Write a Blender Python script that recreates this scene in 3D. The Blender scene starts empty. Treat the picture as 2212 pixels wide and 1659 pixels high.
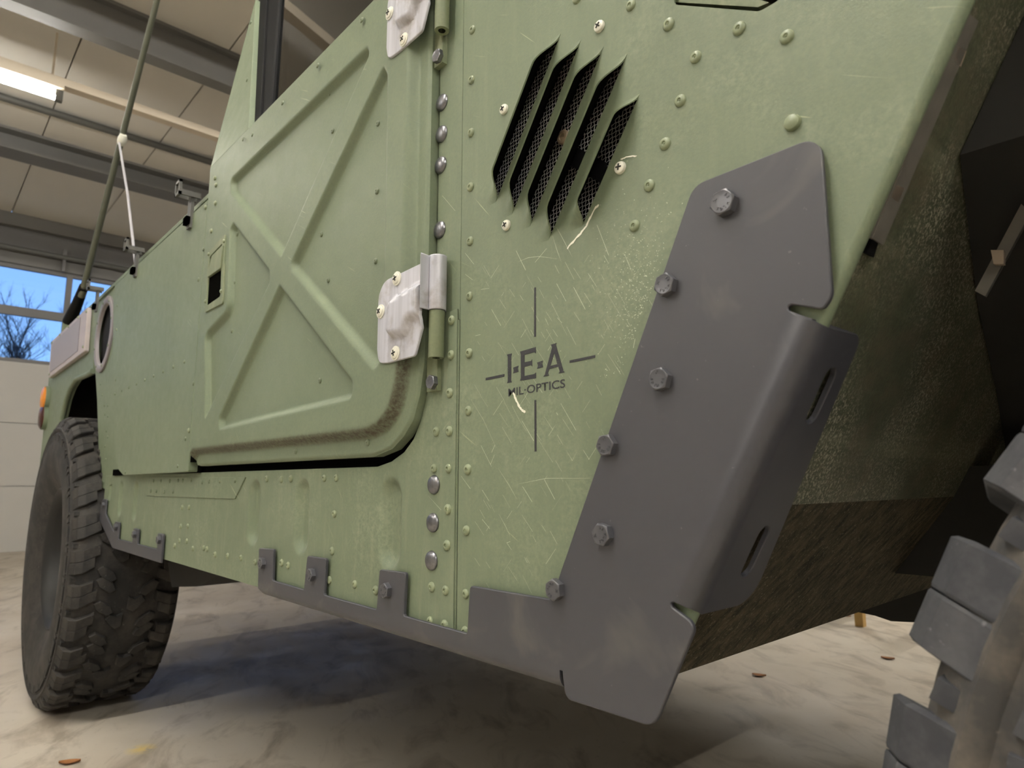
import bpy, bmesh, math, random
import numpy as np
from mathutils import Vector, Matrix
from mathutils.geometry import delaunay_2d_cdt

random.seed(7); RNG = np.random.default_rng(7)
SC = bpy.context.scene; COL = SC.collection
PI = math.pi

# ------------------------------------------------------------------ camera
F, CX, CY = 1420.0, 1106.0, 829.5
CAM = np.array([0.0, -0.44, 0.72])
PITCH = math.atan((1042 - CY) / F)
TH = math.atan((CX + 208) / math.hypot(F, 1042 - CY))
HD = np.array([-math.cos(TH), math.sin(TH), 0.0])
FW = HD * math.cos(PITCH) + np.array([0, 0, math.sin(PITCH)])
RT = np.cross(HD, [0, 0, 1.0]); UP = np.cross(RT, FW)
cd = bpy.data.cameras.new('camera'); cam = bpy.data.objects.new('camera', cd); COL.objects.link(cam)
cd.sensor_fit = 'HORIZONTAL'; cd.sensor_width = 36.0; cd.lens = F / 2212 * 36.0; cd.clip_start = 0.01; cd.clip_end = 200
m = Matrix((( RT[0], UP[0], -FW[0], CAM[0]), (RT[1], UP[1], -FW[1], CAM[1]), (RT[2], UP[2], -FW[2], CAM[2]), (0, 0, 0, 1)))
cam.matrix_world = m
cd.dof.use_dof = True; cd.dof.focus_distance = 0.74; cd.dof.aperture_fstop = 10.0
SC.camera = cam

# ------------------------------------------------------------------ world, exposure
w = bpy.data.worlds.new('daylight'); SC.world = w; w.use_nodes = True
nt = w.node_tree; bg = nt.nodes['Background']
tcw = nt.nodes.new('ShaderNodeTexCoord'); spz = nt.nodes.new('ShaderNodeSeparateXYZ'); rmp = nt.nodes.new('ShaderNodeValToRGB')
nt.links.new(tcw.outputs['Generated'], spz.inputs[0]); nt.links.new(spz.outputs['Z'], rmp.inputs[0]); nt.links.new(rmp.outputs[0], bg.inputs[0])
rmp.color_ramp.elements[0].position = .0; rmp.color_ramp.elements[0].color = (.44, .72, 1.0, 1)      # clear winter evening sky, paler at the horizon
rmp.color_ramp.elements[1].position = .45; rmp.color_ramp.elements[1].color = (.24, .40, .82, 1)
bg.inputs[1].default_value = .6
vs = SC.view_settings; vs.view_transform = 'Standard'; vs.look = 'None'; vs.gamma = 1.0
vs.use_curve_mapping = False; vs.exposure = 1.46
TUBE = 100.0            # emission of the fluorescent tubes

# ------------------------------------------------------------------ pixel helpers (photo frame 2212 x 1659)
def ray(x, y): return FW + RT * (x - CX) / F - UP * (y - CY) / F
def onY(x, y, Y=0.0):
    d = ray(x, y); return CAM + (Y - CAM[1]) / d[1] * d
def onZ(x, y, Z=0.0):
    d = ray(x, y); return CAM + (Z - CAM[2]) / d[2] * d
def onX(x, y, X=0.0):
    d = ray(x, y); return CAM + (X - CAM[0]) / d[0] * d
def onPl(x, y, p0, n):
    d = ray(x, y); p0 = np.array(p0, float); n = np.array(n, float)
    return CAM + ((p0 - CAM) @ n) / (d @ n) * d
def P(x, y, Y=0.0):
    p = onY(x, y, Y); return (p[0], p[2])
def PL(pts, Y=0.0): return [P(x, y, Y) for x, y in pts]

# ------------------------------------------------------------------ object helpers
WORLD = {}
def link(name, me, mat=None, parent=None, mw=None, smooth=None, **props):
    o = bpy.data.objects.new(name, me); COL.objects.link(o)
    mw = mw or Matrix()
    if me is not None and mat is not None and not me.materials: me.materials.append(mat)
    if parent:
        o.parent = parent; o.matrix_parent_inverse = WORLD[parent].inverted()
    o.matrix_basis = mw; WORLD[o] = mw
    for k, v in props.items(): o[k] = v
    return o
def mesh(name, V, Fc, smooth=False, angle=None):
    me = bpy.data.meshes.new(name); me.from_pydata([tuple(map(float, v)) for v in V], [], [tuple(map(int, f)) for f in Fc]); me.update()
    if smooth:
        me.polygons.foreach_set('use_smooth', [True] * len(me.polygons))
        if angle: me.set_sharp_from_angle(angle=math.radians(angle))
    return me
def bm_mesh(name, bm, smooth=False, angle=35, bevel=0, segs=2):
    if bevel:
        es = [e for e in bm.edges if len(e.link_faces) == 2 and e.calc_face_angle(0) > 0.5]
        bmesh.ops.bevel(bm, geom=es, offset=bevel, segments=segs, affect='EDGES', profile=0.5, clamp_overlap=True)
    bmesh.ops.recalc_face_normals(bm, faces=bm.faces)
    me = bpy.data.meshes.new(name); bm.to_mesh(me); bm.free()
    if smooth:
        me.polygons.foreach_set('use_smooth', [True] * len(me.polygons)); me.set_sharp_from_angle(angle=math.radians(angle))
    return me
def T(x, y, z): return Matrix.Translation((x, y, z))
def add_box(bm, a, b, mw=None):
    (x0, y0, z0), (x1, y1, z1) = a, b
    v = [bm.verts.new(Vector(c) if mw is None else mw @ Vector(c)) for c in
         [(x0,y0,z0),(x1,y0,z0),(x1,y1,z0),(x0,y1,z0),(x0,y0,z1),(x1,y0,z1),(x1,y1,z1),(x0,y1,z1)]]
    for f in [(3,2,1,0),(4,5,6,7),(0,1,5,4),(1,2,6,5),(2,3,7,6),(3,0,4,7)]: bm.faces.new([v[i] for i in f])
def box(name, a, b, mat, parent=None, bevel=0.0, **props):
    bm = bmesh.new(); add_box(bm, a, b); return link(name, bm_mesh(name, bm, bevel=bevel, segs=2), mat, parent, **props)
def prism(bm, poly, y0, y1):
    """poly = [(x,z)], extruded along Y"""
    a = [bm.verts.new((x, y0, z)) for x, z in poly]; b = [bm.verts.new((x, y1, z)) for x, z in poly]
    bm.faces.new(a); bm.faces.new(b[::-1]); n = len(a)
    for i in range(n): bm.faces.new([a[i], b[i], b[(i+1) % n], a[(i+1) % n]])
def lathe(name, prof, n=24, axis='Y', smooth=True, angle=35, close=True):
    """prof = [(r, h)] revolved; h runs along -Y (outward) for axis 'Y', +Z for 'Z'"""
    V = []; Fc = []
    for r, h in prof:
        for k in range(n):
            a = 2 * PI * k / n
            V.append((r*math.cos(a), -h, r*math.sin(a)) if axis == 'Y' else (r*math.cos(a), r*math.sin(a), h))
    for i in range(len(prof) - 1):
        for k in range(n):
            q = (i*n+k, i*n+(k+1) % n, (i+1)*n+(k+1) % n, (i+1)*n+k); Fc.append(q)
    if close:
        Fc.append(tuple(range(n))[::-1]); Fc.append(tuple(range((len(prof)-1)*n, len(prof)*n)))
    me = mesh(name, V, Fc)
    bm = bmesh.new(); bm.from_mesh(me); bmesh.ops.remove_doubles(bm, verts=bm.verts, dist=1e-7); bpy.data.meshes.remove(me)
    return bm_mesh(name, bm, smooth=smooth, angle=angle)
def tube_mesh(name, pts, r, n=10, smooth=True, cap=True):
    pts = [Vector(p) for p in pts]; rs = r if isinstance(r, (list, tuple)) else [r] * len(pts)
    V = []; Fc = []; up = Vector((0, 0, 1))
    for i, p in enumerate(pts):
        t = (pts[min(i+1, len(pts)-1)] - pts[max(i-1, 0)]).normalized()
        a = t.cross(up if abs(t.z) < .95 else Vector((1, 0, 0))).normalized(); b = t.cross(a)
        for k in range(n):
            th = 2*PI*k/n; V.append(p + a*rs[i]*math.cos(th) + b*rs[i]*math.sin(th))
    for i in range(len(pts) - 1):
        for k in range(n): Fc.append((i*n+k, i*n+(k+1) % n, (i+1)*n+(k+1) % n, (i+1)*n+k))
    if cap: Fc.append(tuple(range(n))[::-1]); Fc.append(tuple(range((len(pts)-1)*n, len(pts)*n)))
    return mesh(name, V, Fc, smooth=smooth, angle=50)

def rounded(pts, r, n=5):
    """round polygon corners; r number or list"""
    N = len(pts); out = []
    for i in range(N):
        p = np.array(pts[i], float); a = np.array(pts[i-1], float); b = np.array(pts[(i+1) % N], float)
        ri = r[i] if isinstance(r, (list, tuple)) else r
        u = a - p; v = b - p; lu = np.linalg.norm(u); lv = np.linalg.norm(v)
        if ri <= 0 or lu < 1e-9 or lv < 1e-9: out.append(tuple(p)); continue
        u /= lu; v /= lv; c = float(np.clip(u @ v, -1, 1)); ang = math.acos(c)
        if ang > PI - 0.05: out.append(tuple(p)); continue
        d = min(ri / math.tan(ang/2), lu*0.49, lv*0.49); rr = d * math.tan(ang/2)
        bis = (u+v)/np.linalg.norm(u+v); ctr = p + bis * rr / math.sin(ang/2)
        s = p + u*d - ctr; e = p + v*d - ctr
        a0 = math.atan2(s[1], s[0]); a1 = math.atan2(e[1], e[0]); da = (a1 - a0 + PI) % (2*PI) - PI
        for k in range(n+1):
            t = a0 + da*k/n; out.append((ctr[0]+rr*math.cos(t), ctr[1]+rr*math.sin(t)))
    return out
def inside(Q, poly):
    poly = np.asarray(poly); x, y = Q[:, 0], Q[:, 1]; c = np.zeros(len(Q), bool); n = len(poly); j = n-1
    for i in range(n):
        xi, yi = poly[i]; xj, yj = poly[j]
        with np.errstate(divide='ignore', invalid='ignore'):
            c ^= ((yi > y) != (yj > y)) & (x < (xj-xi)*(y-yi)/(yj-yi)+xi)
        j = i
    return c
def dist_line(Q, line, closed=False):
    d = np.full(len(Q), 1e9); n = len(line)
    for i in range(n if closed else n-1):
        a = np.array(line[i]); b = np.array(line[(i+1) % n]); ab = b-a
        t = np.clip(((Q-a) @ ab)/max(ab @ ab, 1e-12), 0, 1); d = np.minimum(d, np.linalg.norm(Q-(a+t[:, None]*ab), axis=1))
    return d
def sdf(Q, poly):
    d = dist_line(Q, poly, True); return np.where(inside(Q, poly), -d, d)
def sstep(a, b, x):
    t = np.clip((x-a)/(b-a), 0, 1); return t*t*(3-2*t)
def grid_in(poly, step, margin=0.6):
    A = np.array(poly); lo = A.min(0); hi = A.max(0)
    gx, gz = np.meshgrid(np.arange(lo[0]+step*.5, hi[0], step), np.arange(lo[1]+step*.5, hi[1], step)); Q = np.c_[gx.ravel(), gz.ravel()]
    Q = Q[inside(Q, poly)]; return Q[dist_line(Q, poly, True) > step*margin]

def cdt_mesh(name, outline, holes=(), pts=None, mapf=None, th=0.003, ch=0.0, segs=(), smooth_angle=30):
    """flat sheet with holes in (x,z), pushed through mapf(Q, depth) -> xyz, given a back, side walls and a small edge chamfer"""
    loops = [list(outline)] + [list(h) for h in holes]
    V = []; E = []
    for L in loops:
        s = len(V); V += L; E += [(s+i, s+(i+1) % len(L)) for i in range(len(L))]
    for sg in segs:
        s = len(V); V += list(sg); E += [(s+i, s+i+1) for i in range(len(sg)-1)]
    if pts is not None and len(pts): V += [tuple(p) for p in pts]
    r = delaunay_2d_cdt([Vector(v) for v in V], E, [], 0, 1e-7)
    Q = np.array([(v.x, v.y) for v in r[0]]); tri = np.array([f for f in r[2]])
    cen = Q[tri].mean(1); ok = inside(cen, loops[0])
    for L in loops[1:]: ok &= ~inside(cen, L)
    tri = tri[ok]
    ar = (Q[tri[:,1]]-Q[tri[:,0]])[:,0]*(Q[tri[:,2]]-Q[tri[:,0]])[:,1]-(Q[tri[:,1]]-Q[tri[:,0]])[:,1]*(Q[tri[:,2]]-Q[tri[:,0]])[:,0]
    tri[ar < 0] = tri[ar < 0][:, ::-1]; tri = tri[np.abs(ar) > 1e-12]
    used = np.unique(tri); remap = -np.ones(len(Q), int); remap[used] = np.arange(len(used)); Q = Q[used]; tri = remap[tri]
    ed = {}
    for t in tri:
        for a, b in ((t[0], t[1]), (t[1], t[2]), (t[2], t[0])):
            k = (min(a, b), max(a, b)); ed[k] = None if k in ed else (a, b)
    be = [e for e in ed.values() if e]
    N = len(Q); nrm = np.zeros((N, 2))
    for a, b in be:                                   # outward = right of a->b for ccw
        d = Q[b]-Q[a]; o = np.array([d[1], -d[0]])/max(np.linalg.norm(d), 1e-12); nrm[a] += o; nrm[b] += o
    l = np.linalg.norm(nrm, axis=1); isb = l > 1e-9; nrm[isb] /= l[isb][:, None]
    if mapf is None: mapf = lambda q, d: np.c_[q[:, 0], d, q[:, 1]]
    Qf = Q - nrm*ch
    Vf = mapf(Qf, np.zeros(N)); Vb = mapf(Q, np.full(N, th))
    VV = [Vf, Vb]; FF = [tuple(t) for t in tri] + [tuple(t[::-1]+N) for t in tri]
    if ch > 0:
        bi = np.where(isb)[0]; mid = -np.ones(N, int); mid[bi] = 2*N+np.arange(len(bi)); VV.append(mapf(Q[bi], np.full(len(bi), ch)))
        for a, b in be: FF += [(b, a, mid[a], mid[b]), (mid[b], mid[a], a+N, b+N)]
    else:
        for a, b in be: FF.append((b, a, a+N, b+N))
    return mesh(name, np.vstack(VV), FF, smooth=True, angle=smooth_angle)

# ------------------------------------------------------------------ materials
def lin(c): return tuple(((v/255)/12.92 if v/255 <= .04045 else ((v/255+.055)/1.055)**2.4) for v in c) + (1.0,)
class NB:
    def __init__(s, name):
        s.m = bpy.data.materials.new(name); s.m.use_nodes = True; s.t = s.m.node_tree; s.b = s.t.nodes['Principled BSDF']
    def n(s, typ, **kw):
        nd = s.t.nodes.new(typ)
        for k, v in kw.items(): setattr(nd, k, v)
        return nd
    def l(s, a, b): s.t.links.new(a, b)
    def coord(s, scale=(1,1,1), rot=(0,0,0), kind='Object'):
        tc = s.n('ShaderNodeTexCoord'); m1 = s.n('ShaderNodeMapping'); m1.inputs['Rotation'].default_value = rot
        m2 = s.n('ShaderNodeMapping'); m2.inputs['Scale'].default_value = scale
        s.l(tc.outputs[kind], m1.inputs[0]); s.l(m1.outputs[0], m2.inputs[0]); return m2.outputs[0]
    def noise(s, scale, vec=None, detail=4, rough=.55, dist=0):
        nd = s.n('ShaderNodeTexNoise'); nd.inputs['Scale'].default_value = scale; nd.inputs['Detail'].default_value = detail
        nd.inputs['Roughness'].default_value = rough; nd.inputs['Distortion'].default_value = dist
        s.l(vec if vec is not None else s.coord(), nd.inputs['Vector']); return nd.outputs['Fac']
    def ramp(s, fac, stops):
        nd = s.n('ShaderNodeValToRGB'); e = nd.color_ramp.elements
        while len(e) < len(stops): e.new(0.5)
        for el, (p, c) in zip(e, stops): el.position = p; el.color = c if len(c) == 4 else lin(c)
        s.l(fac, nd.inputs[0]); return nd.outputs[0]
    def mask(s, fac, a, b):
        nd = s.n('ShaderNodeMapRange'); nd.inputs[1].default_value = a; nd.inputs[2].default_value = b; s.l(fac, nd.inputs[0]); return nd.outputs[0]
    def math(s, op, a, b):
        nd = s.n('ShaderNodeMath', operation=op)
        for i, v in enumerate((a, b)):
            if isinstance(v, (int, float)): nd.inputs[i].default_value = v
            else: s.l(v, nd.inputs[i])
        return nd.outputs[0]
    def mix(s, fac, a, b):
        nd = s.n('ShaderNodeMix', data_type='RGBA')
        if isinstance(fac, (int, float)): nd.inputs[0].default_value = fac
        else: s.l(fac, nd.inputs[0])
        for i, v in ((6, a), (7, b)):
            if isinstance(v, tuple): nd.inputs[i].default_value = v if len(v) == 4 else lin(v)
            else: s.l(v, nd.inputs[i])
        return nd.outputs[2]
    def bump(s, h, strength=.2, dist=.002):
        nd = s.n('ShaderNodeBump'); nd.inputs['Strength'].default_value = strength; nd.inputs['Distance'].default_value = dist
        s.l(h, nd.inputs['Height']); s.l(nd.outputs[0], s.b.inputs['Normal'])
    def set(s, col=None, rough=None, metal=None, spec=None):
        if col is not None:
            if isinstance(col, tuple): s.b.inputs['Base Color'].default_value = col if len(col) == 4 else lin(col)
            else: s.l(col, s.b.inputs['Base Color'])
        if rough is not None:
            if isinstance(rough, (int, float)): s.b.inputs['Roughness'].default_value = rough
            else: s.l(rough, s.b.inputs['Roughness'])
        if metal is not None: s.b.inputs['Metallic'].default_value = metal
        if spec is not None: s.b.inputs['Specular IOR Level'].default_value = spec
        return s
def plain(name, col, rough=.6, metal=0, var=0.0, scale=30, bump=0, spec=None):
    b = NB(name)
    if var:
        d = tuple(max(0, c-var) for c in col); e = tuple(min(255, c+var) for c in col)
        f = b.noise(scale); b.set(b.mix(f, d, e), rough, metal, spec)
        if bump: b.bump(b.noise(scale*6), bump, .001)
    else: b.set(col, rough, metal, spec)
    return b.m
def olive(name, scratch=1.0, dirt=0.0, base=(101,112,91), dust=0.0, attr=False):
    b = NB(name); o = b.coord()
    big = b.noise(3.5, o, 3); c = b.mix(b.mask(big, .35, .65), base, tuple(v+7 for v in base))
    fine = b.noise(260, o, 3, .6); c = b.mix(b.mask(fine, .3, .7), c, b.mix(0.82, (138,146,110), c))
    if scratch:
        # fine slanting scratches, two directions, gathered in patches
        for ang, sc, th_, amt in ((1.05, (260, 1, 9), .70, .75), (.75, (330, 1, 7), .72, .55), (-.9, (300, 1, 12), .735, .45)):
            v = b.coord(scale=sc, rot=(0, ang, 0)); ln = b.mask(b.noise(1, v, 2, .5), th_, th_+.05)
            pt = b.mask(b.noise(7, b.coord(rot=(0, ang, .3)), 2), .48, .62)
            c = b.mix(b.math('MULTIPLY', b.math('MULTIPLY', ln, pt), amt*scratch), c, (196,202,164))
        sp = b.mask(b.noise(520, o, 2, .7), .69, .74); pt = b.mask(b.noise(5, b.coord(rot=(.3, 0, .5)), 3), .52, .68)
        c = b.mix(b.math('MULTIPLY', b.math('MULTIPLY', sp, pt), .7*scratch), c, (190,194,156))
    if dust:
        st = b.noise(1, b.coord(scale=(70, 1, 9)), 5, .7); c = b.mix(b.math('MULTIPLY', b.mask(st, .5, .72), dust), c, (176,176,146))
    if dust and not dirt:
        bl = b.math('MULTIPLY', b.mask(b.noise(6, b.coord(rot=(.1, .5, .2)), 5, .65), .52, .70), b.mask(b.noise(130, o, 5, .75), .42, .62)); c = b.mix(b.math('MULTIPLY', bl, .28), c, (164,170,144))
    if dirt:
        st = b.noise(1, b.coord(scale=(60, 25, 14)), 5, .7); c = b.mix(b.math('MULTIPLY', b.mask(st, .46, .66), dirt*.55), c, (104,94,76))
        sp = b.noise(330, o, 4, .8); pz = b.mask(b.noise(9, o, 3), .36, .58); c = b.mix(b.math('MULTIPLY', b.mask(sp, .50, .60), pz), c, (168,163,143))
    if attr:
        an_ = b.n('ShaderNodeAttribute'); an_.attribute_name = 'dirt'; dn = b.math('MULTIPLY', an_.outputs['Fac'], b.mask(b.noise(180, o, 4, .7), .25, .62)); c = b.mix(dn, c, (66,56,42))
    b.set(c, b.mask(b.noise(60, o), 0, 1), None, .35); b.b.inputs['Roughness'].default_value = .5
    mr = b.n('ShaderNodeMapRange'); mr.inputs[3].default_value = .42; mr.inputs[4].default_value = .62; b.l(b.noise(40, o), mr.inputs[0]); b.l(mr.outputs[0], b.b.inputs['Roughness'])
    b.bump(b.noise(420, o, 3), .16 if not dirt else .5, .0008); return b.m
M = {}
M['olive'] = olive('olive_paint', .85, dust=.07)
M['olive_door'] = olive('olive_paint_door', .55, attr=True)
M['olive_rear'] = olive('olive_paint_rear', .3)
M['olive_sill'] = olive('olive_paint_sill', .8, dust=.14)
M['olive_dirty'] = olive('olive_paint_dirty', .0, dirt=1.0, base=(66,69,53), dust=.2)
bt2 = NB('streaked_mud'); v2 = bt2.coord(scale=(60, 90, 22), rot=(.5, 0, 0)); c2 = bt2.mix(bt2.mask(bt2.noise(1, v2, 6, .7), .38, .64), (46,44,34), (92,84,66)); c2 = bt2.mix(bt2.mask(bt2.noise(300, None, 4, .8), .58, .68), c2, (140,132,112)); bt2.set(c2, .9, 0, .2); bt2.bump(bt2.noise(200, None, 4, .7), .4, .001); M['toe'] = bt2.m
M['olive_part'] = olive('olive_paint_fitting', .8, base=(106,114,88), dust=.3)
M['olive_rivet'] = plain('olive_rivet_paint', (124,133,104), .45, var=8, scale=200)
M['olive_rivet_door'] = plain('olive_rivet_paint_door', (102,112,88), .45, var=6, scale=200)
def mk_grey(name, base, marks=1):
    b = NB(name); o = b.coord(); c = b.mix(b.noise(5, o, 3), base, tuple(v+5 for v in base))
    if marks:
        sm = b.math('MULTIPLY', b.mask(b.noise(9, b.coord(rot=(.4, .2, 0)), 4, .6, .6), .56, .72), .34); c = b.mix(sm, c, (116,112,104))
        sp = b.mask(b.noise(160, o, 2, .6), .74, .78); c = b.mix(b.math('MULTIPLY', sp, .2), c, (140,138,134))
    b.set(c, .46, 0, .5); b.bump(b.noise(1500, o, 2), .06, .0005); return b.m
M['plate'] = mk_grey('dark_grey_powder_coat', (60,60,65))
M['hex'] = mk_grey('dark_grey_bolt_paint', (84,84,88), 0); M['hex'].node_tree.nodes['Principled BSDF'].inputs['Roughness'].default_value = .32; M['hex'].node_tree.nodes['Principled BSDF'].inputs['Metallic'].default_value = .35
def mk_silver():
    b = NB('worn_silver_metal'); v = b.coord(scale=(90, 40, 4)); f = b.noise(1, v, 5, .6)
    c = b.mix(b.mask(f, .3, .7), (168,168,174), (205,205,212)); st = b.mask(b.noise(26, b.coord(), 5, .6), .54, .72)
    c = b.mix(b.math('MULTIPLY', st, .55), c, (120,104,78)); b.set(c, .42, .25); b.bump(f, .05, .001); return b.m
M['silver'] = mk_silver()
M['zinc'] = plain('zinc_bolt', (120,120,124), .35, .9, var=24, scale=300)
M['screw'] = plain('pale_painted_screw', (214,212,196), .45, 0, var=14, scale=300)
M['screw_dark'] = plain('dark_recess', (26,27,22), .8)
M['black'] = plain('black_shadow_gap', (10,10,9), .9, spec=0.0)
M['seal'] = plain('black_rubber_seal', (11,11,12), .7, spec=.15)
M['under'] = plain('underbody_black', (30,29,26), .8, var=8, scale=14)
M['interior'] = plain('cab_interior', (40,42,36), .8)
M['wire'] = plain('steel_wire', (205,203,198), .4, .3)
M['decal'] = None
def mk_decal():
    b = NB('black_logo_paint'); v = b.coord(scale=(330, 1, 8), rot=(0, .9, 0)); ln = b.mask(b.noise(1, v, 3, .6),   .68, .72)
    sp = b.mask(b.noise(900, b.coord(), 2, .7), .66, .72); c = b.mix(ln, (38,38,42), (150,158,124)); c = b.mix(b.math('MULTIPLY', sp, .6), c, (140,148,116))
    b.set(c, .6); return b.m
M['decal'] = mk_decal()
M['scratch'] = plain('pale_scratch', (196,203,178), .6)
M['scratch_white'] = plain('bare_scrape', (226,224,206), .5)
def mk_rubber(name, base, dust, damt=.6):
    b = NB(name); o = b.coord(kind='Generated'); p = b.coord()
    f = b.mask(b.noise(14, p, 5, .7), .42, .66); c = b.mix(b.math('MULTIPLY', f, damt), base, dust)
    sp = b.mask(b.noise(90, p, 3, .7), .66, .74); c = b.mix(b.math('MULTIPLY', sp, .5), c, tuple(min(255, v+35) for v in dust))
    b.set(c, .72, 0, .35); b.bump(b.noise(160, p, 4), .15, .001); return b.m
M['rubber'] = mk_rubber('tyre_rubber', (36,35,34), (72,67,62), .65)
M['rubber_front'] = mk_rubber('tyre_rubber_dusty', (60,59,58), (108,100,90), .75); M['rubber_lug'] = mk_rubber('tyre_lug_rubber', (52,53,57), (92,92,93), .55)
M['rim'] = plain('dark_wheel_rim', (26,26,25), .55, .2)
def mk_glass():
    b = NB('window_glass'); b.set((205,212,222), .02); b.b.inputs['Transmission Weight'].default_value = 1.0; b.b.inputs['IOR'].default_value = 1.5; return b.m
def mk_pane(name, tint):
    b = NB(name); t = b.t; out = t.nodes['Material Output']; tr = b.n('ShaderNodeBsdfTransparent'); tr.inputs[0].default_value = lin(tint)
    gl = b.n('ShaderNodeBsdfGlossy'); gl.inputs['Roughness'].default_value = .03; fr = b.n('ShaderNodeFresnel'); fr.inputs[0].default_value = 1.5
    mx = b.n('ShaderNodeMixShader'); b.l(fr.outputs[0], mx.inputs[0]); b.l(tr.outputs[0], mx.inputs[1]); b.l(gl.outputs[0], mx.inputs[2]); b.l(mx.outputs[0], out.inputs[0]); return b.m
M['pane'] = mk_pane('clear_pane', (225,236,250)); M['glass'] = mk_pane('cab_window_pane', (140,146,150))
def mk_concrete():
    b = NB('concrete_floor'); o = b.coord()
    f = b.noise(.9, o, 5, .6, .4); g = b.noise(1, b.coord(scale=(3.2, 7.5, 1), rot=(0, 0, .5)), 5, .62, .8); h = b.noise(55, o, 4, .7)
    c = b.mix(b.mask(f, .3, .7), (182,170,152), (206,197,182)); c = b.mix(b.math('MULTIPLY', b.mask(g, .5, .68), .7), c, (138,126,110))
    c = b.mix(b.math('MULTIPLY', b.mask(h, .62, .72), .35), c, (120,112,100))
    # yellow fleck near the rear wheel
    tc = b.n('ShaderNodeTexCoord'); mp = b.n('ShaderNodeMapping'); q = onZ(305, 1618); mp.inputs['Location'].default_value = (-q[0], -q[1], 0)
    b.l(tc.outputs['Object'], mp.inputs[0]); ln = b.n('ShaderNodeVectorMath', operation='LENGTH'); b.l(mp.outputs[0], ln.inputs[0])
    sm = b.math('MULTIPLY', b.mask(ln.outputs['Value'], .045, .0), b.mask(b.noise(34, o, 4, .7), .40, .5)); c = b.mix(sm, c, (222,196,116))
    b.set(c, b.mask(b.noise(6, o), -.5, 1.3), 0, .4); b.bump(b.noise(30, o, 6, .65), .12, .004); return b.m
M['floor'] = mk_concrete()
M['ceil'] = plain('ceiling_panel_beige', (214,209,198), .6, var=4, scale=2)
M['beam'] = plain('grey_steel_beam', (112,110,106), .55, .1, var=6, scale=4)
M['pipe'] = plain('grey_conduit', (80,79,74), .5)
M['track'] = plain('cream_light_track', (214,200,178), .5)
M['door_white'] = plain('white_door_panel', (178,175,168), .55, var=4, scale=3)
M['frame_grey'] = plain('grey_window_frame', (112,110,108), .5)
M['wall'] = plain('plaster_wall', (180,176,168), .8, var=5, scale=2)
M['bark'] = plain('tree_bark', (62,60,60), .9, var=12, scale=12)
M['ground'] = plain('yard_asphalt', (84,84,82), .9, var=10, scale=2)
M['leaf'] = plain('dry_leaf', (150,98,52), .8, var=25, scale=60)
M['wood'] = plain('pine_wood', (206,168,104), .6, var=14, scale=25)
M['amber'] = plain('amber_lens', (214,132,48), .25)
M['lens_red'] = plain('dark_lens', (70,30,24), .25)
M['perf'] = plain('pinkish_grey_painted_steel', (168,158,156), .5, var=6, scale=20)
M['whip'] = plain('antenna_olive', (82,84,70), .45, var=6, scale=40)
M['rope'] = plain('grey_cord', (172,170,174), .7)
bw = NB('dimmed_fluorescent_tube'); bw.set((255,255,255), .3); bw.b.inputs['Emission Color'].default_value = (1.0, .98, .935, 1); bw.b.inputs['Emission Strength'].default_value = TUBE*.3; M['tube_dim'] = bw.m  # dimmed emission, keeps the ceiling beside this track from overexposing
bt = NB('fluorescent_tube'); bt.set((255,255,255), .3); bt.b.inputs['Emission Color'].default_value = (1.0, .98, .935, 1); bt.b.inputs['Emission Strength'].default_value = TUBE; M['tube'] = bt.m

# ================================================================== THE GARAGE
HC, XW = 3.60, -8.70
X1, Y0, Y1 = 6.0, -5.0, 9.0
box('floor', (XW-.12, Y0-.1, -.12), (X1, Y1, 0), M['floor'], kind='structure', label='smooth grey-beige concrete garage floor')
box('yard_ground', (-60, -40, -.14), (XW-.13, 40, -.02), M['ground'], kind='structure', label='grey yard outside the garage door')
box('wall_left', (XW, Y0-.1, 0), (X1, Y0, HC+.12), M['wall'], kind='structure')
box('wall_right', (XW, Y1, 0), (X1, Y1+.1, HC+.12), M['wall'], kind='structure')
box('wall_front', (X1, Y0, 0), (X1+.1, Y1, HC+.12), M['wall'], kind='structure')
# rear wall around the sectional door
DY0, DY1, DZ = -3.35, 5.0, 3.06
wr = link('wall_rear', None, None, None, kind='structure')
box('wall_section', (XW-.12, Y0, 0), (XW, DY0, HC), M['wall'], wr); box('wall_section', (XW-.12, DY1, 0), (XW, Y1, HC), M['wall'], wr)
box('lintel', (XW-.12, DY0, DZ+.02), (XW, DY1, HC), M['frame_grey'], wr)
# ceiling with long panels
ce = box('ceiling', (XW, Y0, HC+.05), (X1, Y1, HC+.15), M['ceil'], kind='structure', label='beige sandwich panel ceiling')
ja = onZ(174.7, 86, HC)[1]; jb = onZ(441, 181, HC)[1]; sp = jb-ja
bm = bmesh.new(); add_box(bm, (XW, .005, HC), (X1, sp-.005, HC+.05)); pm = bm_mesh('ceiling_panel', bm, bevel=.004, segs=1)
k0 = math.ceil((Y0-ja)/sp); k1 = math.floor((Y1-ja)/sp)
for k in range(k0, k1): link('ceiling_panel', pm, M['ceil'], ce, T(0, ja+k*sp, 0))
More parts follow.
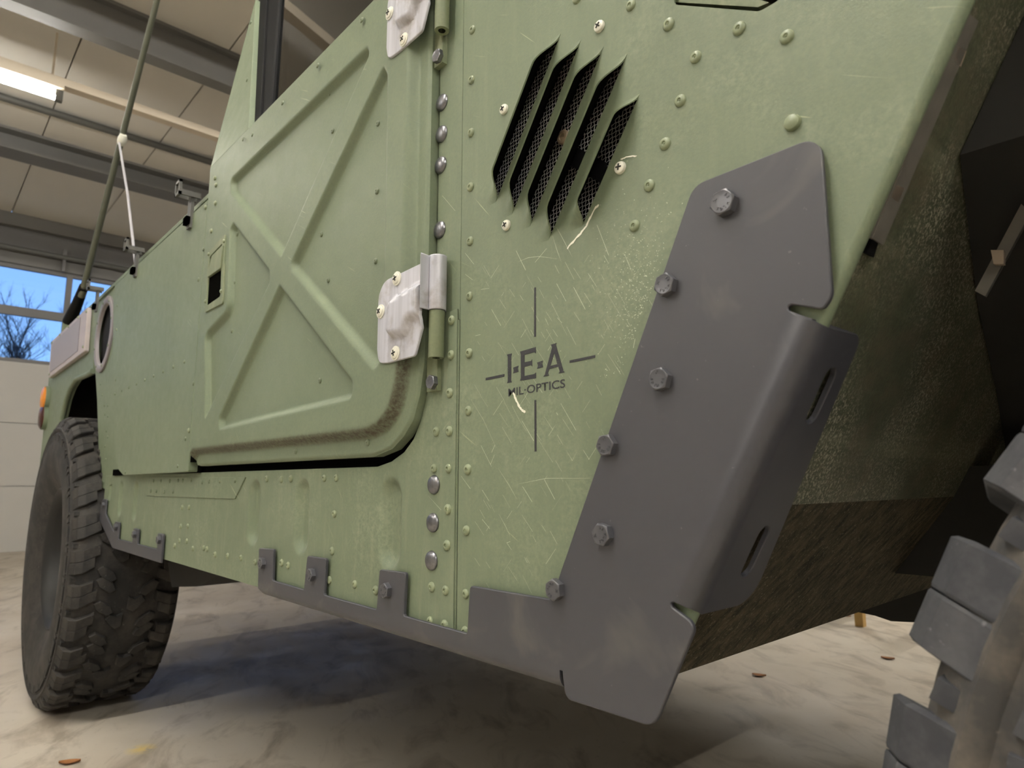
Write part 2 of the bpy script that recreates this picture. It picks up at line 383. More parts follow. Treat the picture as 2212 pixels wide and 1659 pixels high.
# steel I beams running across
def ibeam(name, X, zb, depth_x, label):
    fl = .022; bm = bmesh.new()
    add_box(bm, (X-depth_x, Y0, HC-fl), (X, Y1, HC)); add_box(bm, (X-depth_x, Y0, zb), (X, Y1, zb+fl)); add_box(bm, (X-depth_x*.5-.006, Y0, zb+fl), (X-depth_x*.5+.006, Y1, HC-fl))
    return link(name, bm_mesh(name, bm), M['beam'], kind='structure', label=label)
for nm, t, fr, bk in (('trim_1', (248, 2), (248, 88), (248, 110)), ('trim_2', (125, 303), (125, 348), (125, 371))):
    X = onZ(*t, HC)[0]; zb = onX(*fr, X)[2]; Xb = onZ(*bk, zb)[0]
    ibeam(nm, X, zb, X-Xb, 'grey steel beam across the ceiling ' + ('by the truck cab' if nm == 'trim_1' else 'towards the garage door'))
BX = [onZ(248, 2, HC)[0], onZ(125, 303, HC)[0]]
for k, X in enumerate([BX[0]+(BX[0]-BX[1])*n_ for n_ in (1, 2, 3, 4)]): ibeam('trim_%d' % (k+3), X, HC-.3, .2, 'grey steel beam across the ceiling above the truck')
# conduit and light track
Xc_ = onZ(0, 208, HC-.04)[0]
link('conduit', tube_mesh('conduit', [(Xc_, Y0, HC-.04), (Xc_, Y1, HC-.04)], .028, 10), M['pipe'], label='thin dark conduit along the ceiling beside the light track', category='conduit')
ZT = 3.22; XT = onZ(300, 245, ZT)[0]
def light_track(X, label):
    bm = bmesh.new(); add_box(bm, (X-.035, Y0, ZT), (X+.035, Y1, ZT+.05))
    y = Y0+.5
    while y < Y1: add_box(bm, (X-.006, y-.006, ZT+.05), (X+.006, y+.006, HC-.025)); y += 1.5
    return link('light_track', bm_mesh('light_track', bm), M['track'], label=label, category='light track', group='light tracks on the ceiling')
def make_light(X, y0, L, label):
    r = link('tube_light', None, None, None, T(X, y0, ZT-.12), label=label, category='light', group='tube lights on the ceiling tracks')
    mw = T(X, y0, ZT)
    bm = bmesh.new(); add_box(bm, (-.05, 0, -.03), (.05, L, 0)); link('housing', bm_mesh('housing', bm, bevel=.004), M['track'], r, mw)
    link('tube', tube_mesh('tube', [(0, .04, -.080), (0, L-.04, -.080)], .016, 12), M['tube'] if X > XT+.5 else M['tube_dim'], r, mw)
    for y in (.0, L-.04):
        bm = bmesh.new(); add_box(bm, (-.02, y, -.10), (.02, y+.04, -.03)); link('end_cap', bm_mesh('end_cap', bm, bevel=.003), M['pipe'], r, mw)
yend = onZ(136, 212, ZT-.08)[1]
rows = [XT, -3.0, -.6, 2.6]
for i, X in enumerate(rows):
    light_track(X, 'cream light track across the ceiling between the two grey beams' if i == 0 else 'cream light track across the ceiling above the truck')
    for j, y in enumerate(((yend-1.5, yend-3.1), (yend-4.7, 4.8), (yend-1.5, yend-3.1, 3.6), (yend-1.5, yend-3.1, 3.6))[i]):
        make_light(X, y, 1.5, 'lit fluorescent tube on the cream track between the two grey beams' if (i, j) == (0, 0) else 'fluorescent tube light on a ceiling track around the truck')
# sectional door
dr = link('door_1', None, None, None, T(XW, .7, 0), kind='structure', label='white sectional garage door with two rows of windows')
for a, b in ((0, .68), (.68, 1.345), (1.345, 2.0)):
    box('door_panel', (XW-.05, DY0, a+.003), (XW, DY1, b-.003), M['door_white'], dr, bevel=.008)
box('joint_light_block', (XW-.05, DY0, 0), (XW-.03, DY1, 2.02), M['frame_grey'], dr)  # sheet added behind the panels to stop light leaking through the joints
WM = [-1.95, -.62, .70, 2.02, 3.34]                                  # window bays
for z0, z1, w0, w1 in ((2.0, 2.55, 2.035, 2.505), (2.55, 3.06, 2.60, 3.02)):
    bm = bmesh.new()
    for a, b in ((z0, w0), (w1, z1)): add_box(bm, (XW-.05, DY0, a), (XW, DY1, b))
    ys = [DY0] + WM + [DY1]
    for y in WM: add_box(bm, (XW-.05, y-.006, w0), (XW, y+.05, w1))
    add_box(bm, (XW-.05, DY0, w0), (XW, DY0+.05, w1)); add_box(bm, (XW-.05, DY1-.05, w0), (XW, DY1, w1))
    link('window_frame', bm_mesh('window_frame', bm), M['frame_grey'], dr)
    for a, b in zip([DY0]+[y+.0 for y in WM], WM+[DY1]):
        box('pane', (XW-.03, a+.045, w0-.005), (XW-.024, b+.0, w1+.005), M['pane'], dr)
# spring shaft and brackets above the door
zs = onX(0, 530, XW+.12)[2]
hd = link('spring_shaft', None, None, None, T(XW+.12, 1, zs), label='dark torsion spring shaft with brackets above the garage door', category='door shaft')
link('shaft', tube_mesh('shaft', [(XW+.12, DY0, zs), (XW+.12, DY1, zs)], .03, 12), M['pipe'], hd)
for y in (-2.0, .62, .86, 2.6, 4.2):
    box('bracket', (XW+.055, y, zs-.16), (XW+.13, y+.03, zs+.1), M['frame_grey'], hd)
box('trim_8', (XW, DY0, 3.06), (XW+.05, DY1, 3.20), M['beam'], kind='structure')
box('trim_9', (XW, DY0, 3.46), (XW+.10, DY1, 3.598), M['beam'], kind='structure')

# bare trees outside
def bare_tree(x, y, h, seed, label):
    rnd = random.Random(seed); V = []; Fc = []
    def limb(p, d, L, r, lvl):
        n = 5 if lvl < 2 else 3; k = 3; pts = [p]; dd = d.copy()
        for _ in range(k):
            dd = (dd + Vector((rnd.uniform(-.2,.2), rnd.uniform(-.2,.2), rnd.uniform(-.05,.2)))).normalized(); pts.append(pts[-1]+dd*L/k)
        s = len(V); up = Vector((1, 0, 0)); a = dd.cross(up).normalized(); b = dd.cross(a)
        for i, q in enumerate(pts):
            rr = r*(1-.55*i/k)
            for j in range(n): V.append(q+a*rr*math.cos(2*PI*j/n)+b*rr*math.sin(2*PI*j/n))
        for i in range(k):
            for j in range(n): Fc.append((s+i*n+j, s+i*n+(j+1) % n, s+(i+1)*n+(j+1) % n, s+(i+1)*n+j))
        if lvl < 5:
            for _ in range(4 if lvl else 7):
                t = rnd.uniform(.3, 1); q = pts[0].lerp(pts[-1], t); ang = rnd.uniform(0, 2*PI); sp_ = rnd.uniform(.35, .8)
                nd = (dd + Vector((math.cos(ang)*sp_, math.sin(ang)*sp_, rnd.uniform(-.1, .35)))).normalized()
                limb(q, nd, L*rnd.uniform(.5, .72), r*.5, lvl+1)
    limb(Vector((0, 0, -.1)), Vector((0, 0, 1)), h*.42, h*.014, 0)
    me = mesh('bare_tree', V, Fc, smooth=True); link('bare_tree', me, M['bark'], None, T(x, y, 0), label=label, category='tree', group='bare trees outside the garage')
for i, (x, y, h) in enumerate(((-17, .0, 6.2), (-19, 1.6, 6.8), (-17.5, 3.4, 6.0), (-20.5, -1.6, 6.5))):
    bare_tree(x, y, h, 11+i, ('leafless tree closest to the garage door, outside its windows', 'tallest leafless tree outside the garage windows', 'shortest leafless tree outside the garage windows', 'leafless tree standing farthest outside from the garage door')[i])

# floor litter
def leaf(px, py, L, rot, label, curl=.25):
    p = onZ(px, py, 0); n = 9; V = []; Fc = []
    for i in range(n):
        t = i/(n-1); wdt = L*.3*math.sin(PI*min(.98, t+.02))**.8
        for s in (-1, 0, 1): V.append(((t-.5)*L, s*wdt, .002+curl*L*(abs(s)*.35+(t-.5)**2*.9)))
    for i in range(n-1):
        for s in range(2): Fc.append((3*i+s, 3*i+s+1, 3*i+4+s, 3*i+3+s))
    N = len(V); V += [(x, y, z-.0012) for x, y, z in V]; Fc += [tuple(i+N for i in f[::-1]) for f in list(Fc)]
    link('dry_leaf', mesh('dry_leaf', V, Fc, smooth=True), M['leaf'], None, T(p[0], p[1], 0) @ Matrix.Rotation(rot, 4, 'Z'), label=label, category='leaf', group='dry leaves on the floor')
leaf(1640, 1461, .05, .4, 'curled brown dry leaf on the floor beside the guard plate')
leaf(150, 1650, .05, 1.1, 'long brown leaf scrap on the floor near the rear wheel')
leaf(1918, 1424, .05, .3, 'thin brown leaf scrap on the floor beside the front tyre')
leaf(1678, 1372, .045, 2.0, 'small grey-brown leaf scrap on the floor under the wheelhouse panel')
leaf(1832, 1332, .03, .7, 'tiny leaf scrap on the floor beside the wooden trestle leg')
p = onZ(1856, 1354); wl = link('wooden_trestle', None, None, None, T(p[0], p[1], 0), label='pale wooden trestle leg standing on the floor behind the truck', category='trestle')
bm = bmesh.new(); add_box(bm, (p[0]-.02, p[1], 0), (p[0]+.02, p[1]+.04, .42)); link('leg', bm_mesh('leg', bm, bevel=.003), M['wood'], wl)
bm = bmesh.new(); add_box(bm, (p[0]-.02, p[1]+.55, 0), (p[0]+.02, p[1]+.59, .42)); link('leg', bm_mesh('leg', bm, bevel=.003), M['wood'], wl)
bm = bmesh.new(); add_box(bm, (p[0]-.03, p[1]-.03, .42), (p[0]+.03, p[1]+.62, .47)); link('rail', bm_mesh('rail', bm, bevel=.003), M['wood'], wl)

# ================================================================== THE TRUCK
TR = link('military_truck', None, None, None, T(-1.2, 1.05, 0), label='olive green military off-road truck with riveted body, dark guard plate and chunky tyres', category='truck')
def sub(name, me, mat, parent, mw=None, **p): return link(name, me, mat, parent, mw, **p)

# ---- small hardware meshes (axis points out of the body, along -Y)
RIV = lathe('rivet', [(.0055, 0), (.0054, .0009), (.0047, .0019), (.0034, .0025), (.0020, .0027), (.0018, .0019), (.0009, .0016), (.0005, .0023), (.0001, .0024)], 16)
RIVS = lathe('rivet_small', [(.0044, 0), (.0043, .0008), (.0036, .0017), (.0022, .0022), (.0012, .0022), (.0010, .0016), (.0001, .0016)], 14)
CARR = lathe('carriage_bolt', [(.0108, 0), (.0108, .0008), (.0098, .0026), (.0075, .0040), (.004, .0047), (.0001, .0049)], 20)
DOME = lathe('dome_screw', [(.0056, 0), (.0056, .001), (.0048, .0028), (.003, .0037), (.0001, .0040)], 16)
def screw_mesh(r=.0058, washer=False):
    bm = bmesh.new(); me = lathe('t', [(r, 0), (r, .0012), (r*.9, .0026), (r*.62, .0035), (.0001, .0038)], 20); bm.from_mesh(me); bpy.data.meshes.remove(me)
    if washer:
        me = lathe('t', [(r*1.22, 0), (r*1.22, .0012), (r*1.0, .0016), (.0001, .0016)], 20); bm.from_mesh(me); bpy.data.meshes.remove(me)
        for v in bm.verts:
            pass
    n = len(bm.faces)
    for a in (.4, .4+PI/2):
        R = Matrix.Rotation(a, 4, 'Y'); add_box(bm, (-r*.5, -.0042, -r*.11), (r*.5, -.0030, r*.11), R)
    for f in bm.faces[:] if False else list(bm.faces)[n:]: f.material_index = 1
    bmesh.ops.recalc_face_normals(bm, faces=bm.faces)
    o = bpy.data.meshes.new('cross_screw'); bm.to_mesh(o); bm.free(); o.polygons.foreach_set('use_smooth', [True]*len(o.polygons)); o.set_sharp_from_angle(angle=math.radians(35))
    o.materials.append(M['screw']); o.materials.append(M['screw_dark']); return o
SCREW = screw_mesh(); SCREWL = screw_mesh(.0072, True)
def char_geo(ch, size):
    cu = bpy.data.curves.new('c', 'FONT'); cu.body = ch; cu.size = size; cu.extrude = size*.13; cu.align_x = 'CENTER'; cu.align_y = 'CENTER'; cu.resolution_u = 1
    o = bpy.data.objects.new('c', cu); COL.objects.link(o); dg = bpy.context.evaluated_depsgraph_get(); me = bpy.data.meshes.new_from_object(o.evaluated_get(dg))
    bpy.data.objects.remove(o); bpy.data.curves.remove(cu); return me
XZ = Matrix(((1,0,0,0),(0,0,-1,0),(0,1,0,0),(0,0,0,1)))            # font plane XY -> XZ, facing -Y
def hex_mesh(af=.0166, h=.0068, marks=True):
    R = af/math.sqrt(3); bm = bmesh.new(); n = 48; ci = []
    def hexr(a): a = (a % (PI/3)) - PI/6; return (af/2)/math.cos(a)
    rings = [(0, lambda a: hexr(a)), (h*.86, lambda a: hexr(a)), (h*.90, lambda a: min(hexr(a), R*.955)), (h*.985, lambda a: af/2*.97), (h, lambda a: af/2*.92), (h*.985, lambda a: af/2*.87), (h*.985, lambda a: af/2*.3)]
    # keep the flanks vertical but chamfer the corners like a turned bolt head
    vs_ = []
    for hh, fn in rings: vs_.append([bm.verts.new((fn(2*PI*k/n)*math.cos(2*PI*k/n), -hh, fn(2*PI*k/n)*math.sin(2*PI*k/n))) for k in range(n)])
    for a, b in zip(vs_, vs_[1:]):
        for k in range(n): bm.faces.new([a[k], a[(k+1) % n], b[(k+1) % n], b[k]])
    bm.faces.new(vs_[-1])
    bmesh.ops.recalc_face_normals(bm, faces=bm.faces)
    if marks:
        for ch, ang in (('8', 100), ('8', 70), ('H', 20), ('L', -12), ('G', -42), ('S', -74), ('X', 205)):
            me = char_geo(ch, .0034); a = math.radians(ang); rr = af*.31
            me.transform(T(rr*math.cos(a), -h*.985, rr*math.sin(a)) @ Matrix.Rotation(-(a-PI/2), 4, 'Y') @ XZ); bm.from_mesh(me); bpy.data.meshes.remove(me)
    me = bpy.data.meshes.new('hex_bolt'); bm.to_mesh(me); bm.free(); me.polygons.foreach_set('use_smooth', [True]*len(me.polygons)); me.set_sharp_from_angle(angle=math.radians(16)); return me
HEX = hex_mesh(); HEXS = hex_mesh(.0150, .006, False)
def place(name, me, mat, parent, px, py, Y, rot=0.0, scale=1.0):
    x, z = P(px, py, Y); return sub(name, me, mat, parent, T(x, Y, z) @ Matrix.Rotation(rot, 4, 'Y') @ Matrix.Scale(scale, 4))
def rivets(parent, pts, Y=0.0, me=None, mat=None, name='rivet'):
    for x, y in pts: place(name, me or RIV, mat or (M['olive_rivet'] if me is None else M['olive_rivet_door']), parent, x, y, Y, random.uniform(0, 6), random.uniform(.94, 1.06))

# ---- wheel-arch edge line on the body side
A0 = np.array(P(2069, 0)); A1 = np.array(P(1799, 608)); E1 = (A1-A0)/np.linalg.norm(A1-A0); N1 = np.array([-E1[1], E1[0]])   # E1 down the edge, N1 forward
if N1[0] < 0: N1 = -N1
def XA(z): return A0[0] + (z-A0[1])*E1[0]/E1[1]
ZB = 0.552                                                         # underside of the sill
XSEAM = -0.566

# ---- cowl panel with louvre openings
LV = [((1212,71),(1071,437)), ((1256,84),(1106,463)), ((1304.5,98.7),(1144,490)), ((1355.7,115),(1185,518.5)), ((1382,202.5),(1256.5,490))]
LW = [(np.array(P(*a)), np.array(P(*b))) for a, b in LV]
gap = float(np.mean([LW[i+1][0][0]-LW[i][0][0] for i in range(3)]))
cowl_out = [(XSEAM, ZB), (XA(ZB), ZB), (XA(1.30), 1.30), (XSEAM, 1.46)]
holes = []; lw = []
for i, (a, b) in enumerate(LW):
    wd = (gap*1.0 if i == 0 else gap-.0035) if i < 4 else gap*1.15
    if i == 4: wd = (a[0]-(LW[3][0][0]+(a[1]-LW[3][0][1])*(LW[3][1][0]-LW[3][0][0])/(LW[3][1][1]-LW[3][0][1])))-.0035
    lw.append(wd); holes.append([tuple(a), tuple(a-[wd, 0]), tuple(b-[wd, 0]), tuple(b)])
holes.append(rounded(PL([(1450,-60),(1457,10),(1640,25),(1690,-4),(1692,-60)]), [0,.006,.01,.006,0]))
me = cdt_mesh('cowl_panel', cowl_out, holes, None, lambda q, d: np.c_[q[:,0], d, q[:,1]], th=.002, ch=0)
COWL = sub('cowl_panel', me, M['olive'], TR, label='flat olive cowl panel with louvres and black crosshair logo')
HL = .0205
for i, (a, b) in enumerate(LW):
    nu, nv = 44, 18; V = []; Fc = []
    for iu in range(nu+1):
        u = iu/nu; g = float(sstep(0, .22, np.array(u))*sstep(0, .18, np.array(1-u)))
        for iv in range(nv+1):
            v = iv/nv; p = a*(1-u)+b*u-np.array([lw[i]*(1-v), 0]); s = v**2.3
            V.append((p[0], -HL*g*s, p[1]))
    n0 = len(V); V += [(x+.0004, y+.0016, z) for x, y, z in V]
    for iu in range(nu):
        for iv in range(nv):
            q = (iu*(nv+1)+iv, (iu+1)*(nv+1)+iv, (iu+1)*(nv+1)+iv+1, iu*(nv+1)+iv+1); Fc += [q, tuple(k+n0 for k in q[::-1])]
        q = (iu*(nv+1)+nv, (iu+1)*(nv+1)+nv); Fc.append((q[0], q[1], q[1]+n0, q[0]+n0))
    lm_ = mesh('louvre', V, Fc, smooth=True, angle=40); lm_.materials.append(M['olive']); lm_.materials.append(M['black'])      # inner faces painted black for the shade inside the scoop
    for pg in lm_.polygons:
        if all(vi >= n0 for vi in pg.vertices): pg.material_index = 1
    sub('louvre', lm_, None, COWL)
# woven wire behind the louvres
lo = np.array(LW).reshape(-1, 2).min(0)-.012; hi = np.array(LW).reshape(-1, 2).max(0)+.006; pit = .0042
V = []; Fc = []
def wire(pts, r=.00044, n=3):
    s = len(V); tx = abs(pts[-1][0]-pts[0][0]) > abs(pts[-1][2]-pts[0][2])
    for p in pts:
        for k in range(n):
            a = 2*PI*k/n; V.append((p[0], p[1]+r*math.cos(a), p[2]+r*math.sin(a)) if tx else (p[0]+r*math.sin(a), p[1]+r*math.cos(a), p[2]))
    for i in range(len(pts)-1):
        for k in range(n): Fc.append((s+i*n+k, s+i*n+(k+1) % n, s+(i+1)*n+(k+1) % n, s+(i+1)*n+k))
nx = int((hi[0]-lo[0])/pit); nz = int((hi[1]-lo[1])/pit); am = .0007; YM = .010
for i in range(nx): wire([(lo[0]+i*pit, YM+am*(1 if (i+j) % 2 else -1), lo[1]+j*pit) for j in range(nz)])
for j in range(nz): wire([(lo[0]+i*pit, YM+am*(-1 if (i+j) % 2 else 1), lo[1]+j*pit) for i in range(nx)])
sub('wire_mesh', mesh('wire_mesh', V, Fc, smooth=True), M['wire'], COWL, kind='stuff', label='woven steel wire mesh behind the louvres')
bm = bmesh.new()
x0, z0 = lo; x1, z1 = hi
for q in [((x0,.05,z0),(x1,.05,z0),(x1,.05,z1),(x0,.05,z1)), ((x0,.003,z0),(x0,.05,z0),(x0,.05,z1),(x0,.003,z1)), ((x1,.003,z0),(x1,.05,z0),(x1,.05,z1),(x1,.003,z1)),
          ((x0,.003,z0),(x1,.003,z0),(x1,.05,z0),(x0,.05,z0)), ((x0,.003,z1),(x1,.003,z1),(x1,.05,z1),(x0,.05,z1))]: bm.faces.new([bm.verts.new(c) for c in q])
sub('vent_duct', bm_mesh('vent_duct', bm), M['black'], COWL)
place('washer_bolt', lathe('washer_bolt', [(.0075, 0), (.0075, .0012), (.0062, .0024), (.004, .0026), (.0036, .0010), (.0005, .0010)], 20), plain('brass_washer', (150,132,108), .45, .2), COWL, 1217, 297, .0075)
q = PL([(1246,318),(1312,352),(1302,398),(1236,360)], .007); bm = bmesh.new(); prism(bm, q, .004, .0075); sub('rubber_strap', bm_mesh('rubber_strap', bm), M['seal'], COWL)
# pocket at the top edge with a bar
q = PL([(1440,-70),(1440,30),(1700,30),(1700,-70)], .03); bm = bmesh.new(); prism(bm, [(q[1][0], q[1][1]), (q[2][0]+.01, q[1][1]), (q[2][0]+.01, 1.2), (q[1][0], 1.2)], .03, .034); sub('pocket_back', bm_mesh('pocket_back', bm), M['olive_part'], COWL)
q = PL([(1458,-2),(1460,7),(1640,18),(1664,8),(1640,1)], .008); bm = bmesh.new(); prism(bm, q, .006, .016); sub('pocket_bar', bm_mesh('pocket_bar', bm, bevel=.001), M['olive_part'], COWL)
rivets(COWL, [(1021,65),(1019,173),(1018,287),(1017,404),(1016,521),(1015,640),(1014,763),(1012,887),(1011,1014),(1008,1146),(1006,1283),(1005,1364)])
rivets(COWL, [(1363,12),(1445,53),(1597,62),(1700,80),(1503,124),(1470,218),(1437,311),(1403,401),(1371,488),(1247,-3)])
place('dome_rivet', DOME, M['olive_rivet'], COWL, 1713, 266, 0, 0, 1.1)
for x, y in [(1296,58),(1090,237),(1095,487),(1341,363)]: place('cross_screw', SCREW, None, COWL, x, y, 0, random.uniform(0, 1.5))
# rolled arch edge of the panel
pts = [(XA(z)+.001, .006, z) for z in np.linspace(ZB, 1.3, 12)]
sub('arch_edge', tube_mesh('arch_edge', pts, .0062, 10), M['olive_sill'], COWL)

# logo, painted flat on the panel
def zz(pts, ox=1000, oy=600, s=320/1327): return [(ox+x*s, oy+y*s) for x, y in pts]
LOGO = {
 'I': [(396,688),(441,678),(434,704),(434,920),(441,936),(396,945),(403,924),(403,706)],
 'd1': [(451,806),(499,788),(494,812),(499,842),(451,856),(457,832)],
 'E': [(513,662),(653,620),(655,680),(641,666),(553,690),(553,757),(612,745),(622,730),(622,795),(612,782),(553,800),(553,880),(640,862),(656,848),(657,900),(513,922),(520,895),(520,690)],
 'd2': [(666,760),(718,742),(712,768),(718,800),(666,815),(674,787)],
 'A': [(788,600),(841,584),(834,600),(903,838),(915,846),(860,857),(868,840),(857,797),(775,817),(763,852),(773,876),(722,885),(735,868),(800,622)],
 'bl': [(205,897),(373,862),(372,886),(205,919)], 'br': [(957,741),(1186,692),(1186,716),(957,764)],
 'bt': [(640,88),(655,86),(655,528),(638,530)], 'bb': [(642,1096),(658,1094),(661,1556),(643,1558)]}
AH = PL(zz([(784,790),(847,774),(820,672)]))
lg = sub('logo_marking', None, None, TR, label='black crosshair emblem with lettering on the cowl panel') if False else None
bmL = bmesh.new()
for k, pts in LOGO.items():
    me = cdt_mesh('t', PL(zz(pts)), [AH] if k == 'A' else [], None, lambda q, d: np.c_[q[:,0], -.0003+d, q[:,1]], th=.0002); bmL.from_mesh(me); bpy.data.meshes.remove(me)
cu = bpy.data.curves.new('c', 'FONT'); cu.body = 'MIL\u00b7OPTICS'; cu.size = 1; cu.resolution_u = 4; cu.offset = .012
o = bpy.data.objects.new('c', cu); COL.objects.link(o); me = bpy.data.meshes.new_from_object(o.evaluated_get(bpy.context.evaluated_depsgraph_get())); bpy.data.objects.remove(o); bpy.data.curves.remove(cu)
co = np.array([v.co[:] for v in me.vertices]); lo_ = co.min(0); hi_ = co.max(0)
bl, br_, tl = (np.array(P(*zz([p])[0])) for p in ((408,1066),(918,984),(408,994)))
for v in me.vertices:
    u = (v.co.x-lo_[0])/(hi_[0]-lo_[0]); t = (v.co.y-lo_[1])/(hi_[1]-lo_[1]); p = bl+(br_-bl)*u+(tl-bl)*t; v.co = (p[0], -.0003, p[1])
bmL.from_mesh(me); bpy.data.meshes.remove(me)
ml = bpy.data.meshes.new('logo_marking'); bmL.to_mesh(ml); bmL.free()
sub('logo_marking', ml, M['decal'], COWL, label='black crosshair emblem reading I-E-A MIL-OPTICS')

# hand-placed scratches
def strokes(name, L, Y, mat, parent, wdt=.0006):
    V = []; Fc = []
    for pl in L:
        wv = wdt
        if isinstance(pl, tuple): pl, wv = pl
        q = [np.array(P(x, y, Y)) for x, y in pl]; n = len(q); s = len(V)
        for i, p in enumerate(q):
            d = q[min(i+1, n-1)]-q[max(i-1, 0)]; d = np.array([-d[1], d[0]])/max(np.linalg.norm(d), 1e-9)
            k = wv*(.25 if i in (0, n-1) and n > 2 else 1)*random.uniform(.5, 1)
            for sg in (-1, 1): V.append((p[0]+sg*d[0]*k/2, Y-.00015, p[1]+sg*d[1]*k/2))
        for i in range(n-1): Fc.append((s+2*i, s+2*i+1, s+2*i+3, s+2*i+2))
    return sub(name, mesh(name, V, Fc), mat, parent, kind='stuff')
def z4(pts, ox, oy, s=560/2212): return [(ox+x*s, oy+y*s) for x, y in pts]
S = []
for p in [[(1160,430),(1200,560),(1235,655)],[(1195,360),(1260,480),(1330,615)],[(850,560),(930,725)],[(1540,340),(1640,600)],[(1770,580),(1805,660),(1840,745)],[(415,760),(480,810)],[(415,580),(490,675)],
          [(865,655),(950,620),(1040,608),(1210,630)],[(1010,660),(1110,540)],[(1195,840),(1275,990)],[(1340,870),(1440,1060)],[(550,890),(620,880)],[(725,945),(745,915)],[(890,1300),(935,1230)],
          [(1100,1140),(1125,1195)],[(1200,1130),(1240,1175)],[(500,1285),(545,1275)],[(1850,1390),(1865,1310)],[(1600,600),(1640,670)],[(220,90),(330,220)],[(640,1060),(720,1200)]]: S.append((z4(p, 900, 400), .0004))
for p in [[(465,330),(570,500),(680,740)],[(640,780),(670,715)],[(630,885),(665,800)],[(700,920),(790,1060),(860,1185)],[(900,510),(1000,680)],[(1230,360),(1360,590)],[(550,720),(640,900)],[(905,1070),(985,1200)],
          [(1090,1010),(1180,1180)],[(560,1350),(625,1430)],[(700,1300),(760,1410),(800,1495)],[(770,1550),(800,1540)],[(770,1550),(810,1610)],[(560,1100),(620,1195)],[(380,980),(460,1090)],[(1275,760),(1330,850),(1365,775)],
          [(860,1050),(1110,1000),(1480,1000)],[(100,1150),(200,1260),(300,1365)],[(1195,440),(1205,460)],[(150,130),(200,230)],[(1140,1450),(1200,1560)],[(230,1150),(280,1100)]]: S.append((z4(p, 900, 780), .0004))
for _ in range(190):
    x = random.uniform(1025, 1420); y = random.uniform(560, 1270); L = random.uniform(8, 45)
    if x > 1500-(y-400)*.37: continue
    a = random.choice([1.0, 1.05, 1.1, -1.0]); S.append(([(x, y), (x+L*math.cos(a), y+L*math.sin(a))], random.uniform(.00012, .00028)))
for _ in range(900):                                              # stone-chip speckle beside the guard plate and below the louvres
    x = random.gauss(1392, 42); y = random.gauss(660, 95)
    if x > 1497-(y-400)*.372-6: continue
    a = random.uniform(0, 6.28); L = random.uniform(.6, 2.6); S.append(([(x, y), (x+L*math.cos(a), y+L*math.sin(a))], random.uniform(.0003, .0008)))
strokes('paint_scratches', S, 0, M['scratch'], COWL)
def ragged(pl, w_):
    out_ = []
    for (xa, ya), (xb2, yb2) in zip(pl, pl[1:]):
        for k in range(5): t = k/5; out_.append((xa+(xb2-xa)*t+random.gauss(0, .45), ya+(yb2-ya)*t+random.gauss(0, .45)))
    return (out_+[pl[-1]], w_)
strokes('paint_scrape', [ragged(*q_) for q_ in [(z4([(1560,165),(1525,195),(1480,280),(1450,350),(1380,430),(1300,520),(1285,545)], 900, 400), .0026), (z4([(822,262),(845,320),(868,375),(900,420),(930,436)], 900, 780), .0030),
                         (z4([(1740,1360),(1800,1338),(1880,1330)], 900, 0), .0016)]], -.0002, M['scratch_white'], COWL)

# ---- sill panel with pressed recesses
LIPB = PL([(815,1008),(845,997),(872,977),(893,948),(908,910),(918,870),(925,820),(929,770)], 0)
sill_out = [(-2.262, .64), (-2.075, ZB), (XSEAM-.002, ZB), (XSEAM-.002, .90), (LIPB[-1][0]+.004, .90)] + LIPB[::-1] + [(-2.262, .739)]
beads = []
for bx, hw, z0, z1 in ((-.700, .026, .612, .728), (-.943, .026, .612, .728), (-1.126, .026, .612, .728), (-1.905, .022, .62, .726), (-2.062, .022, .625, .726), (-2.195, .020, .66, .732)): beads.append((bx, hw, z0, z1))
def sill_y(q):
    y = np.zeros(len(q)); x, z = q[:,0], q[:,1]
    for bx, hw, z0, z1 in beads: y += .0095*sstep(0, .017, -sdf(q, rounded([(bx-hw, z0), (bx+hw, z0), (bx+hw, z1), (bx-hw, z1)], hw*.98, 6)))*(.55+.45*sstep(0, .03, z-z0))
    return y
bp = []
for bx, hw, z0, z1 in beads:
    gx, gz = np.meshgrid(np.linspace(bx-hw-.002, bx+hw+.002, 22), np.linspace(z0-.002, z1+.002, 40)); bp.append(np.c_[gx.ravel(), gz.ravel()])
me = cdt_mesh('sill_panel', sill_out, [], np.vstack(bp), lambda q, d: np.c_[q[:,0], sill_y(q)+d, q[:,1]], th=.002, ch=.0008, smooth_angle=40)
SILL = sub('sill_panel', me, M['olive_sill'], TR, label='olive sill panel below the door with pressed vertical recesses')
rivets(SILL, [(577,1034),(608,1036),(629,1034),(701,1033),(727,1032),(723,1110),(718,1190),(712,1253),(767,1262),(812,1275),(394,1096),(409,1096),(391,1137),(406,1137),(388,1168),(404,1169),(378,1179),(417,1185),(441,1184),(448,1186),(465,1198),(492,1201),(521,1205),(552,1214),(609,1216),(623,1221)], 0, RIV)
for x, y in [(938,1047),(936,1129),(933,1211)]: place('carriage_bolt', CARR, M['zinc'], SILL, x, y, 0)
rivets(SILL, [(943,932),(938,1012),(933,1268),(930,1342)])
